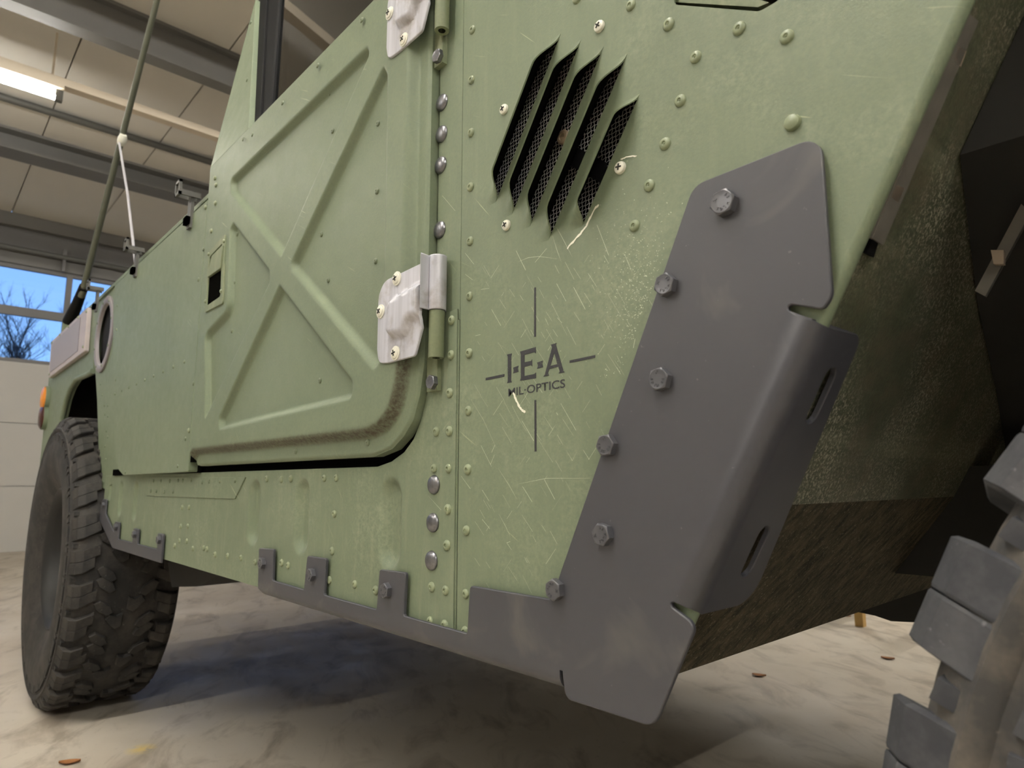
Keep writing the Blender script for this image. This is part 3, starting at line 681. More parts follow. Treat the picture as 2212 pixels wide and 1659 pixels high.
# riveted stiffener under the door and the strip beside the cowl seam
q = PL([(320,1030),(318,1071),(509,1078),(532,1031)]); me = cdt_mesh('stiffener_strip', q, [], None, lambda a, d: np.c_[a[:,0], -.002+d, a[:,1]], th=.002, ch=.0005); ST = sub('stiffener_strip', me, M['olive_sill'], TR)
rivets(ST, [(332,1039),(348,1039),(367,1039),(385,1038),(395,1038),(413,1037),(437,1041),(452,1040),(475,1039),(508,1038),(326,1061),(338,1061),(355,1062),(374,1062)], -.002, RIVS)
q = PL([(962,674),(992,667),(984,1355),(985,1355)]); xs0, xs1 = q[0][0], q[1][0]
me = cdt_mesh('seam_strip', [(xs0, ZB), (XSEAM-.004, ZB), (XSEAM-.004, q[1][1]), (xs0, q[1][1]-.001)], [], None, lambda a, d: np.c_[a[:,0], -.0018+d, a[:,1]], th=.0018, ch=.0005); SS = sub('seam_strip', me, M['olive_sill'], TR)
rivets(SS, [(976,692),(975,767),(972,849),(971,931),(969,1012),(968,1100),(966,1178),(963,1275),(961,1350)], -.0018)

# ---- hinge pillar
XO = P(944, 450)[0]
me = cdt_mesh('hinge_pillar', [(XO, .90), (XSEAM-.002, .90), (XSEAM-.002, 1.5), (XO, 1.5)], [], None, lambda a, d: np.c_[a[:,0], .001+d, a[:,1]], th=.002, ch=.0008); PILL = sub('hinge_pillar', me, M['olive'], TR)
for x, y in [(956,222),(955,290),(953,357),(951,497)]: place('carriage_bolt', CARR, M['zinc'], PILL, x, y, .001)
# dark jamb and rubber seal seen through the gap round the door
box('door_jamb', (-1.50, .008, .742), (XO+.012, .03, 1.40), M['black'], TR)
box('door_sill_step', (-1.50, .004, .728), (-.74, .03, .744), M['black'], TR)

# ---- door: pressed skin
YD, YF, YR = -.025, -.012, -.015
ZC = 1.383
XR = P(440, 640, -.02)[0]
box('door_rear_gap_shade', (XR-.0135, -.019, .76), (XR-.0005, .0, 1.35), M['black'], TR)  # black strip painting in the shade of the gap behind the door
lip = PL([(805,986),(843,970),(868,942),(889,906),(903,851),(911,793),(916,740)], YF)
ZL = lip[0][1]; XFR = P(922, 526, YF)[0]
fl = sorted([(z, x) for x, z in lip]); fz = [a for a, _ in fl]+[fl[-1][0]+.06, 1.6]; fx = [b for _, b in fl]+[XFR, XFR]
zrow = np.concatenate([np.linspace(ZL, ZL+.03, 16)[:-1], np.arange(ZL+.03, ZC, .0028), [ZC]])
nc = 300; uu = np.linspace(0, 1, nc)
def xl(z): t = np.clip((ZL+.022-z)/.022, 0, 1); return XR+.022*(1-np.sqrt(1-t*t))
X = np.array([xl(z)+(np.interp(z, fz, fx)-xl(z))*uu for z in zrow]); Z = np.repeat(zrow[:, None], nc, 1); Q = np.c_[X.ravel(), Z.ravel()]
edge = [(XR+.022, ZL)] + lip[:-1] + [(XFR, fl[-1][0]+.06), (XFR, 1.6)]
dF = dist_line(Q, edge); Yv = YD+(YF-YD)*(1-sstep(.021, .034, dF)); Yv += .003*(1-sstep(0, .004, dF))
def zp(L): return [P(x, y, YD) for x, y in L]
rec = [rounded(zp([(498,418),(497,387),(795,96),(799,118),(607,556)]), [.004,.012,.008,.012,.004], 5),
       rounded(zp([(829,138),(838,158),(828,772),(807,801),(629,584),(628,566)]), [.006,.012,.012,.008,.008,.008], 5),
       rounded(zp([(604,613),(762,822),(762,862),(473,929),(471,903)]), [.004,.01,.016,.004,.012], 5),
       rounded(zp([(504,479),(582,582),(583,610),(442,908),(442,720),(490,668),(497,494)]), [.006,.006,.006,.003,.02,.02,.008], 5)]
for r_ in rec: Yv += (YR-YD)*sstep(.0, .0105, -sdf(Q, r_))
nr = len(zrow); V = np.c_[Q[:,0], Yv, Q[:,1]]; idx = np.arange(nr*nc).reshape(nr, nc)
Fc = np.c_[idx[:-1,:-1].ravel(), idx[:-1,1:].ravel(), idx[1:,1:].ravel(), idx[1:,:-1].ravel()].tolist()
ring = list(idx[::-1, 0]) + list(idx[0, 1:]) + list(idx[1:, -1]); n0 = len(V)
V = np.vstack([V, np.c_[V[ring][:,0], np.full(len(ring), .004), V[ring][:,2]]])
for i in range(len(ring)-1): Fc.append((ring[i+1], ring[i], n0+i, n0+i+1))
dme = mesh('door', V, Fc, smooth=True, angle=45)
dv = sstep(.018, .027, dF)*(1-sstep(.029, .040, dF))*(1-sstep(.86, .98, Q[:,1])); dv = np.r_[dv, np.zeros(len(ring))]
at = dme.attributes.new('dirt', 'FLOAT', 'POINT'); at.data.foreach_set('value', dv.astype(np.float32))
DOOR = sub('door', dme, M['olive_door'], TR, label='olive door with pressed cross ribs, silver hinges and paddle latch')
# upper door leaning inwards, window opening
SL = (.0539+.025)/(1.866-ZC); NU = np.array([0, -1, SL]); 
def up(x, y): p = onPl(x, y, (0, YD, ZC), (0, 1, -SL)); return (p[0], p[2])
def wpoly(L, R, dz): 
    (a, za), (b_, zb_) = up(*L), up(*R); k = (b_-a)/(zb_-za); zt = 1.88-dz; wz = up(600, 222)[1]-.010+dz; xb = XFR-.06-dz*1.5
    return [(a+k*(wz-za), wz), (xb, wz), (xb, zt), (a+k*(zt-za), zt)]
W1, W2, W3 = wpoly((537,284),(552,0),0), wpoly((549,270),(566,0),.006), wpoly((566,254),(588,0),.010)
win_r = rounded(W1, .006, 4)
upm = lambda q, d: np.c_[q[:,0], YD+(q[:,1]-ZC)*SL+d, q[:,1]]
me = cdt_mesh('upper_door', [(XR, ZC), (XFR, ZC), (XFR, 1.95), (XR, 1.95)], [win_r], None, upm, th=.018, ch=.0015); UPD = sub('upper_door', me, M['olive_door'], TR)
me = cdt_mesh('window_seal', win_r, [rounded(W2, .006, 4)], None, lambda q, d: upm(q, d+.010), th=.012, ch=.001); sub('window_seal', me, M['seal'], UPD)
me = cdt_mesh('window_channel', rounded(W2, .006, 4), [rounded(W3, .006, 4)], None, lambda q, d: upm(q, d+.014), th=.008, ch=.003); sub('window_channel', me, M['seal'], UPD)
me = cdt_mesh('window_pane', W1, [], None, lambda q, d: upm(q, d+.021), th=.005); sub('window_pane', me, M['glass'], UPD)
tilt = Matrix.Rotation(-math.atan(SL), 4, 'X')
for x, y in [(542,49),(534,173),(526,301),(546,291),(611,223),(687,142),(782,44)]:
    a, z = up(x, y); sub('rivet', RIVS, M['olive_rivet'], UPD, T(a, YD+(z-ZC)*SL, z) @ tilt)
# raised edge under the window
rivets(DOOR, [(713,202),(719,283),(817,267),(815,413),(695,506),(812,564),(710,605),(513,506),(507,610),(501,715),(692,822)], YR, RIVS)
rivets(DOOR, [(639,975),(795,956)], YF, RIVS)
for x, y in [(465,385),(467,400),(466,439),(457,499)]: place('dome_screw', DOME, M['screw'], DOOR, x, y, YD, 0, .9)
# latch
b0 = [P(x, y, YD) for x, y in [(453,547),(489,505),(484,656),(445,676)]]
hole = [P(x, y, YD) for x, y in [(456,556),(483,527),(479,640),(449,661)]]
me = cdt_mesh('latch_bezel', rounded(b0, .006, 4), [rounded(hole, .004, 4)], None, lambda q, d: np.c_[q[:,0], YD-.003+d, q[:,1]], th=.004, ch=.0008); sub('latch_bezel', me, M['olive_part'], DOOR)
me = cdt_mesh('latch_recess', hole, [], None, lambda q, d: np.c_[q[:,0], YD-.0006+d, q[:,1]], th=.0005); sub('latch_recess', me, M['black'], DOOR)
pp = [P(x, y, YD-.006) for x, y in [(457,552),(481,528),(475,580),(446,600)]]
me = cdt_mesh('latch_paddle', rounded(pp, .003, 3), [], None, lambda q, d: np.c_[q[:,0], YD-.006+d, q[:,1]], th=.005, ch=.0008); sub('latch_paddle', me, M['olive_part'], DOOR)
for x, y in [(484,521),(451,549),(478,629),(444,651)]: place('dome_screw', DOME, M['zinc'], DOOR, x, y, YD-.003, 0, .7)

# ---- hinges
def hinge(dz, seed):
    q = [P(x, y, YD-.003) for x, y in [(914,566),(829,607),(817,640),(814,755),(817,785),(838,784),(895,769),(911,708),(913,680)]]
    out = rounded(q, [.0, .022, .02, .02, .012, .01, .006, .004, 0], 6)
    bx0, bz0 = P(842, 655, YD); bx1, bz1 = P(908, 700, YD)
    boss = rounded([P(x, y, YD-.003) for x, y in [(918,605),(845,650),(838,730),(880,728),(890,690),(920,690)]], .012, 5)
    pts = grid_in(out, .003)
    yf = lambda q_, d: np.c_[q_[:,0], YD-.003-.009*sstep(-.002, .007, -sdf(q_, boss))+d, q_[:,1]+dz]
    me = cdt_mesh('hinge', out, [], pts, yf, th=.003, ch=.0008, smooth_angle=40); H = sub('hinge', me, M['silver'], TR, label='worn silver hinge on the door edge')
    # rolled knuckle
    xk, zt = P(945, 553, -.014); _, zb = P(943, 670, -.014); xk = P(945, 610, -.012)[0]; xi = P(914, 600, YD-.003)[0]; rk = .0095; yk = -.012
    V = []; Fc = []; prof = [(xi-.004, YD-.0035), (xi+.004, YD-.009)] + [(xk+rk*math.cos(a), yk-rk*math.sin(a)) for a in np.linspace(PI*.62, -PI*.9, 18)]
    for z in (zb+dz, zb+dz+.0012, zt+dz-.0012, zt+dz):
        for x, y in prof: V.append((x, y, z))
    n = len(prof)
    for i in range(3):
        for k in range(n-1): Fc.append((i*n+k, i*n+k+1, (i+1)*n+k+1, (i+1)*n+k))
    me = mesh('hinge_knuckle', V, Fc, smooth=True, angle=60); o = sub('hinge_knuckle', me, M['silver'], H); md = o.modifiers.new('th', 'SOLIDIFY'); md.thickness = .002; md.offset = 0
    # painted barrel below, open at the bottom
    _, z2 = P(943, 772, yk)
    me = lathe('hinge_barrel', [(.0045, 0), (.0088, 0), (.0090, .0008), (.0090, zb-z2), (.0045, zb-z2)], 24, 'Z', close=False); sub('hinge_barrel', me, M['olive_part'], H, T(xk, yk, z2+dz-.0005))
    _, z3 = P(938, 845, -.003); xa, xb = P(927, 810, -.003)[0], P(949, 810, -.003)[0]
    bm = bmesh.new(); add_box(bm, (xa, -.006, z3+dz), (xb, .001, z2+dz+.01)); sub('hinge_strap', bm_mesh('hinge_strap', bm, bevel=.0008), M['olive_part'], H)
    x, z = P(937, 826, -.006); sub('hex_bolt', HEXS, M['zinc'], H, T(x, -.006, z+dz) @ Matrix.Rotation(.3+seed, 4, 'Y'))
    for px, py in [(858,602),(823,673),(855,763)]:
        x, z = P(px, py, YD-.003); sub('cross_screw', SCREWL, None, H, T(x, YD-.003, z+dz) @ Matrix.Rotation(.5+seed+px, 4, 'Y'))
hinge(0, 0)
dzh = P(953, 68, -.012)[1]-P(943, 773, -.012)[1]
hinge(dzh, 1)

# ---- dark guard plate: flat front, one flange folded round the arch, one folded under the sill
GY, GT = -.0075, .004
RB = .018; P0 = A1 + N1*(.0085-RB)                                   # bend start line for the arch flange
RS = .012; zsil = P(860, 1374, GY+RS*.5)[1]; ZB0 = zsil+RS*.93         # bend start for the sill flange
def ab(p): d = np.asarray(p)-P0; return d @ N1, d @ E1
flP = P0 + N1*RB
def fl_ab(px, py):                                                   # pixel on the folded flange -> unfolded (a, b)
    p = onPl(px, py, (flP[0], 0, flP[1]), (N1[0], 0, N1[1])); d = np.array([p[0], p[2]])-P0
    return RB*PI/2+(p[1]-(GY+RB)), d @ E1
def un(a, b): q = P0+N1*a+E1*b; return (q[0], q[1])
bt_ = fl_ab(1790, 697)[1]; bb_ = fl_ab(1560, 1326)[1]
amax = np.mean([fl_ab(1856, 735)[0], fl_ab(1760, 985)[0], fl_ab(1677, 1180)[0]])
G = lambda L: [P(x, y, GY) for x, y in L]
s1 = ab(P(1706, 664, GY)); s2 = ab(P(1453, 1306, GY)); sw = .0022
XS = P(1213, 1470, GY)[0]
def slot(a0, b0, a1, b1, w, n=8):
    d = np.array([a1-a0, b1-b0]); L = np.linalg.norm(d); d /= L; nrm = np.array([-d[1], d[0]]); out = []
    for c, s0 in ((np.array([a0, b0]), PI/2), (np.array([a1, b1]), -PI/2)):
        for k in range(n+1):
            t = s0+PI*k/n; out.append(tuple(c+w*(d*math.cos(t)+nrm*math.sin(t))))
    return [un(*p) for p in out]
zfl = ZB0-RS*PI/2-.022                                               # unfolded lower edge of the sill flange
xl_, xr_ = P(557, 1265, GY)[0], XS-.0016
sa, sb = s1; ca, cb = ab(P(1503, 1352, GY))
KB = (cb-.002-s2[1])/max(ca-s2[0], 1e-6)*.6                         # line that parts the flange from the lower tab
R0 = [((xl_, ZB0-.001), .003), ((xl_, ZB0+.003), 0)]
R0 = [((xl_+.012, zfl), 0), ((xl_+.012, ZB0-.013), .006), ((xl_, ZB0-.002), .006)]
for p_, r_ in zip(G([(559,1184),(590.5,1186.5),(588,1254),(656,1274),(663.5,1201),(704,1206.5),(699,1285.5),(813,1317),(819.5,1230),(876,1237),(871,1330.5),(1008.5,1369),(1014.5,1265.5),(1190,1295),(1497,400),(1772,290),(1797,640),(1777,668)]),
                  [.0035,.0035,.003,.003,.0035,.0035,.003,.003,.0035,.0035,.003,.003,.004,.006,.016,.014,.014,.004]): R0.append((p_, r_))
R0 += [(un(sa, sb-sw), .002), (un(sa-sw*.8, sb), .0012), (un(sa, sb+sw), .002), (un(.010, bt_+.001), .01), (un(.078, bt_), .012), (un(.100, s2[1]-.0004), .022), (un(.026, s2[1]-.0004), .01),
       (un(s2[0], s2[1]-sw), .002), (un(s2[0]-sw*.8, s2[1]), .0012), (un(s2[0], s2[1]+sw), .002)]
R0 += list(zip(G([(1503,1352),(1412,1572),(1221,1510)]), (.007, .016, .008))) + [((XS+.0012, ZB0-.001), 0), ((XS+.0008, ZB0+.004), 0), ((XS-.0016, ZB0+.004), 0), ((XS-.0016, zfl), 0)]
out = rounded([p for p, _ in R0], [r for _, r in R0], 6)
holes_g = []
for (x0_, y0_), (x1_, y1_), w_ in (((1789,817),(1760,893),.0080), ((1646,1157),(1619,1226),.0080)):
    a0, b0_ = fl_ab(x0_, y0_); a1, b1_ = fl_ab(x1_, y1_); am_ = (a0+a1)/2; holes_g.append(slot(am_, b0_, am_, b1_, w_))
def gmap(q, d):
    q = np.asarray(q); v = q-P0; a = v @ N1; b = v @ E1; n = len(q); o = np.zeros((n, 3)); o[:,0] = q[:,0]; o[:,1] = GY+d; o[:,2] = q[:,1]
    m1 = (a > 0) & (b > s1[1]-.0005) & (b < s2[1]+.0006); t = np.clip(a/RB, 0, PI/2); R = RB-d; ext = np.maximum(a-RB*PI/2, 0)
    an = R*np.sin(t); ay = RB-R*np.cos(t)+ext; w2 = P0+E1*b[:,None]+N1*an[:,None]
    o[m1,0] = w2[m1,0]; o[m1,2] = w2[m1,1]; o[m1,1] = GY+ay[m1]
    m2 = (q[:,1] < ZB0) & (q[:,0] < XS); e = ZB0-q[:,1]; t = np.clip(e/RS, 0, PI/2); R = RS-d; ext = np.maximum(e-RS*PI/2, 0)
    o[m2,2] = (ZB0-R*np.sin(t))[m2]; o[m2,1] = (GY+RS-R*np.cos(t)+ext)[m2]; return o
segs = []
for k in range(0, 9):
    a = RB*PI/2*k/8; segs.append([un(a, s1[1]+sw*2), un(a, s2[1]-sw*1.6)])
for k in range(0, 7): z = ZB0-RS*PI/2*k/6; segs.append([(xl_+.013, z), (XS-.0022, z)])
me = cdt_mesh('guard_plate', out, holes_g, None, gmap, th=GT, ch=.0008, segs=segs, smooth_angle=32)
GP = sub('guard_plate', me, M['plate'], TR, label='dark grey powder-coated guard plate bolted over the wheel-arch corner')
for i, (x, y) in enumerate([(1573,441),(1447,617),(1435,820),(1320,962),(1311,1154),(1208,1273)]): place('hex_bolt', HEX, M['hex'], GP, x-4, y, GY, (.9, .8, 1.9, 2.0, .25, 3.6)[i], (1.08, 1, 1, 1, 1, 1)[i])
for x, y in [(569,1216),(676,1241),(838,1275)]: place('hex_bolt', HEX, M['hex'], GP, x, y, GY, random.uniform(0, 1), .95)

# rear guard strip with four tabs
ru = [(-2.262,.640),(-2.256,.613),(-2.07,.545),(-1.615,.545)]
top = []
zt_ = .578
def tabs(L):
    o = []
    for xa, xb, zt in L: o += [(xb, zt_), (xb, zt), (xa, zt), (xa, zt_)]
    return o
o_ = [(-1.612, .545), (-1.612, .607), (-1.652, .607), (-1.652, .572), (-1.822, .572), (-1.822, .607), (-1.868, .607), (-1.868, .572), (-2.02, .572), (-2.02, .615), (-2.068, .615), (-2.068, .585), (-2.195, .632), (-2.195, .672), (-2.24, .672), (-2.262, .645), (-2.262, .612), (-2.072, .545)]
me = cdt_mesh('rear_guard_strip', rounded(o_, .003, 3), [], None, lambda q, d: np.c_[q[:,0], -.007+d, q[:,1]], th=.004, ch=.0008); RG = sub('rear_guard_strip', me, M['plate'], TR, label='dark grey guard strip with four tabs beside the rear wheel')
for x, z in ((-1.632,.594),(-1.845,.594),(-2.044,.602),(-2.217,.655)): sub('hex_bolt', HEX, M['hex'], RG, T(x, -.007, z))

# ---- rear body side
YP = 0.0
YP = -.022
rp = PL([(452,428),(418,1000),(411,1019),(266,1027),(252,1010),(247,950),(244,800),(245,640),(248,616)], YP); rp[0] = (XR-.014, rp[0][1]); rp[1] = (XR-.014, rp[1][1]); rp[2] = (XR-.014, rp[2][1])
me = cdt_mesh('rear_side_panel', rounded(rp, [0, 0, .004, .02, .02, 0, 0, 0, 0], 4), [], None, lambda q, d: np.c_[q[:,0], YP+d, q[:,1]], th=.022, ch=.0012); RP = sub('rear_side_panel', me, M['olive_rear'], TR, label='flat olive panel between door and rear wheel arch')
ra, rb = np.array(P(248.5, 851, YP)), np.array(P(352.6, 802.6, YP)); stp = (rb-ra)/6
for k in range(0, 12):
    p = ra+stp*k*1.0
    if p[0] < XR-.03: sub('rivet', RIVS, M['olive_rivet_door'], RP, T(p[0], YP, p[1]))
rivets(RP, [(440,539),(429,604),(253,660),(252,712),(250,821),(418,829),(384,1007),(271,1020),(401,948)], YP, RIVS)
for x, y in [(409,930),(445,448)]: place('dome_screw', DOME, M['zinc'], RP, x, y, YP)
st = PL([(266,598),(272,1022),(226,1046)]) ; s_ = PL([(222,1046),(211,1050),(213,995),(209,865),(205,800),(200,700),(203,655)])
box('panel_gap_shade', (-2.16, -.004, .739), (XR-.002, -.0005, .756), M['black'], TR)  # black strip standing for the shade in the gap under the panel
rc = np.array(P(226, 722)); circ = [(rc[0]+.104*math.cos(t), rc[1]+.104*math.sin(t)) for t in np.linspace(0, 2*PI, 33)[:-1]]
o_ = [st[0], st[1], (-2.262, .70)] + s_[1:]
me = cdt_mesh('arch_side_strip', o_, [circ], None, lambda q, d: np.c_[q[:,0], .001+d, q[:,1]], th=.003, ch=.0008); AS = sub('arch_side_strip', me, M['olive_rear'], TR)
rivets(AS, [(226,876),(233,876),(227,895),(233,899),(230,931),(233,944),(227,964),(229,992),(224,1041),(217,830),(221,853)], .001, RIVS)
V = []; me = lathe('port_ring', [(.100, -.004), (.128, -.001), (.128, .004), (.124, .006), (.106, .006), (.103, .004), (.100, -.004)], 40, close=False); PR = sub('port_ring', me, plain('grey_port_ring', (128,122,124), .5), TR, T(rc[0], 0, rc[1]))
me = lathe('port_screen', [(.104, -.012), (.05, -.010), (.0005, -.010)], 32); sub('port_screen', me, M['seal'], PR, T(rc[0], 0, rc[1]))
for k in range(8):
    a = 2*PI*k/8+.3; sub('rivet', RIVS, M['screw'], PR, T(rc[0]+.115*math.cos(a), -.006, rc[1]+.115*math.sin(a)))
# fender with arch
fo = [(-2.625,1.352),(-2.625,1.10),(-2.70,1.098),(-2.93,1.106),(-3.03,1.085),(-3.10,1.045),(-3.16,.97),(-3.22,.80),(-3.62,.80),(-3.62,1.352)]
me = cdt_mesh('rear_fender', fo, [], None, lambda q, d: np.c_[q[:,0], .002+d, q[:,1]], th=.02, ch=.002); FE = sub('rear_fender', me, M['olive_rear'], TR)
me = tube_mesh('fender_lip', [(x, .004, z) for x, z in fo[1:8]], .010, 8); sub('fender_lip', me, M['olive_rear'], FE)
vs_o = [(-2.715,1.18),(-3.50,1.176),(-3.53,1.346),(-2.735,1.346)]
me = cdt_mesh('vent_screen', rounded(vs_o, .006, 3), [], None, lambda q, d: np.c_[q[:,0], -.014+d, q[:,1]], th=.014, ch=.002); VSN = sub('vent_screen', me, M['perf'], TR, label='grey perforated vent cover on the rear fender')
b = NB('perforated_sheet'); v = b.coord(scale=(95, 95, 95), rot=(0, .78, 0)); vo = b.n('ShaderNodeTexVoronoi'); vo.inputs['Randomness'].default_value = 0.0; b.l(v, vo.inputs['Vector'])
b.set(b.mix(b.mask(vo.outputs['Distance'], .42, .48), (46,44,44), (160,152,152)), .5); M['perfsheet'] = b.m
me = cdt_mesh('perforated_sheet', [(-2.84,1.20),(-3.47,1.196),(-3.49,1.33),(-2.85,1.33)], [], None, lambda q, d: np.c_[q[:,0], -.0155+d, q[:,1]], th=.001); sub('perforated_sheet', me, M['perfsheet'], VSN)
for x, z in ((-2.74,1.33),(-2.74,1.2),(-2.9,1.338),(-3.1,1.338),(-3.3,1.338),(-3.5,1.335),(-3.48,1.19)): sub('dome_screw', DOME, M['perf'], VSN, T(x, -.014, z))
# marker lamps on the rear corner
for (px, py), mt, nm in (((98,862), 'amber', 'marker_lamp'), ((104,903), 'lens_red', 'reflector')):
    p = onX(px, py, -3.60); me = lathe(nm, [(.052, 0), (.052, .006), (.040, .012), (.0005, .015)], 20)
    mw = T(-3.57, -.012, p[2]); o = sub(nm, me, M[mt], TR, mw, label='round amber marker lamp at the rear corner' if mt == 'amber' else 'dark reflector below the marker lamp')
    sub('lamp_base', lathe('lamp_base', [(.056, -.035), (.056, .002)], 20), M['olive_rear'], o, mw)
# top rail and tie-down hooks
bm = bmesh.new(); add_box(bm, (-3.62, -.004, 1.345), (XR-.012, .03, 1.356)); sub('top_rail', bm_mesh('top_rail', bm, bevel=.002), M['olive_rear'], TR)
for px, py in ((412,448),(293,578),(208,660)):
    x, z = P(px, py, -.025); z = 1.352
    bm = bmesh.new(); add_box(bm, (x-.011, -.028, z-.070), (x+.011, YP+.001, z+.012))
    for a in (-1, 1): add_box(bm, (x-.016 if a < 0 else x+.011, -.050, z+.000), (x-.011 if a < 0 else x+.016, -.01, z+.012))
    for zz_ in (0, .028): add_box(bm, (x-.016, -.056, z+zz_), (x+.016, -.050, z+zz_+.006))
    for a in (-1, 1): add_box(bm, (x+a*.0135-.0025, -.056, z), (x+a*.0135+.0025, -.050, z+.034)); add_box(bm, (x-.012, -.036, z-.062), (x+.012, -.027, z-.045))
    sub('tie_down_hook', bm_mesh('tie_down_hook', bm, bevel=.0015), M['pipe'], TR)

# ---- antenna, pulled forward by a cord
YA = .02
an = [onY(x, y, YA) for x, y in ((152,690),(177,630))]
d = onY(263, 300, YA)-onY(180, 625, YA); d /= np.linalg.norm(d)
a0 = onY(178, 632, YA); wb = onY(150, 694, YA)
AN = sub('antenna', tube_mesh('antenna', [a0+d*t for t in np.linspace(-.02, 2.4, 14)], [.0125-.0035*t for t in np.linspace(0, 2.0, 14)], 12), M['whip'], TR, label='olive whip antenna tied forward over the rear side')
sub('antenna_spring', tube_mesh('antenna_spring', [wb, wb+(a0-wb)*.3, wb+(a0-wb)*.6, a0+d*.03], [.026, .024, .021, .017], 14), M['seal'], AN)
sub('antenna_mount', tube_mesh('antenna_mount', [wb+np.array([-.03, 0, -.09]), wb], [.022, .024], 14), M['olive_rear'], AN)
cl = onY(264, 302, YA); sub('cord_clamp', tube_mesh('cord_clamp', [cl-d*.02, cl-d*.008, cl+d*.008, cl+d*.02], [.011, .015, .015, .011], 12), M['screw'], AN)
ce_ = onY(293, 572, -.02); mid = (cl+ce_)/2+np.array([0, 0, -.006]); sub('tie_cord', tube_mesh('tie_cord', [cl+np.array([.01,-.01,-.02]), mid, ce_], .0040, 8), M['rope'], AN)

# ---- wheels
RT_, NLUG = .470, 30
def lug_from(bm, poly, h):
    """tread lug: poly in (axial, circumferential) metres at the carcass, raised by h, chamfered"""
    c = np.mean(poly, 0); lv = [[bm.verts.new((*(c+(np.array(p)-c)*k), z)) for p in poly] for k, z in ((1, -.008), (.97, h-.003), (.90, h))]; n = len(poly)
    for a, b in zip(lv, lv[1:]):
        for k in range(n): bm.faces.new([a[k], a[(k+1) % n], b[(k+1) % n], b[k]])
    bm.faces.new(lv[-1])
def shoulder(sgn, odd):
    """shoulder lug in two halves parted by a sipe, running down the sidewall to the ridge"""
    bm = bmesh.new(); h = .016; L = .066
    for half in (0, 1):
        y0, y1 = (-L/2, -.0006) if half == 0 else (.0006, L/2)
        w0 = .092 if (half+odd) % 2 else .080; e = 0
        sec = [(w0, h), (.120, h), (.138+e, h-.011), (.1510+e*.6, -.029), (.1440, -.034), (.128, -.014), (w0-.004, -.006)]; n = len(sec); rings = []
        for t in (0, .06, .94, 1):
            y = y0+(y1-y0)*t; outer = (t == 0 and half == 0) or (t == 1 and half == 1); ins = .003 if outer else (.0006 if t in (0, 1) else 0)
            rings.append([bm.verts.new((sgn*(a-(ins if k in (2, 3) else 0)), y*(1.0 if k in (1, 2, 3) else .9)+(.128-min(a, .128))*.40, hh-(ins if hh > 0 else 0))) for k, (a, hh) in enumerate(sec)])
        for r0, r1 in zip(rings, rings[1:]):
            for k in range(n): bm.faces.new([r0[k], r0[(k+1) % n], r1[(k+1) % n], r1[k]])
        bm.faces.new(rings[0]); bm.faces.new(rings[-1][::-1])
    # rubber bridge under the sipe and pads on the sidewall below the ridge
    add_box(bm, (min(sgn*.10, sgn*.134), -.006, -.02), (max(sgn*.10, sgn*.134), .006, .004))
    for a, b in ((-.034, .020), (.030, .042)): add_box(bm, (min(sgn*.140, sgn*.1535), a, -.070), (max(sgn*.140, sgn*.1535), b, -.044))
    add_box(bm, (min(sgn*.132, sgn*.1445), .040, -.020), (max(sgn*.132, sgn*.1445), .052, -.008))
    return bm_mesh('tread_lug', bm)
def centre(sgn, k):
    bm = bmesh.new()
    poly = [(.004, -.029), (.020, -.037), (.036, -.024), (.050, -.002), (.040, .011), (.020, .003), (.004, .010)] if k == 0 else [(.030, -.016), (.046, -.024), (.076, -.003), (.084, .016), (.068, .024), (.040, .005)]
    lug_from(bm, [(sgn*a, b) for a, b in poly], .016); return bm_mesh('tread_lug', bm)
LUGS = {}
for s in (-1, 1):
    for k in (0, 1): LUGS[('s', s, k)] = shoulder(s, k == 0); LUGS[('c', s, k)] = centre(s, k)
LUGF = {k_: v_.copy() for k_, v_ in LUGS.items()}
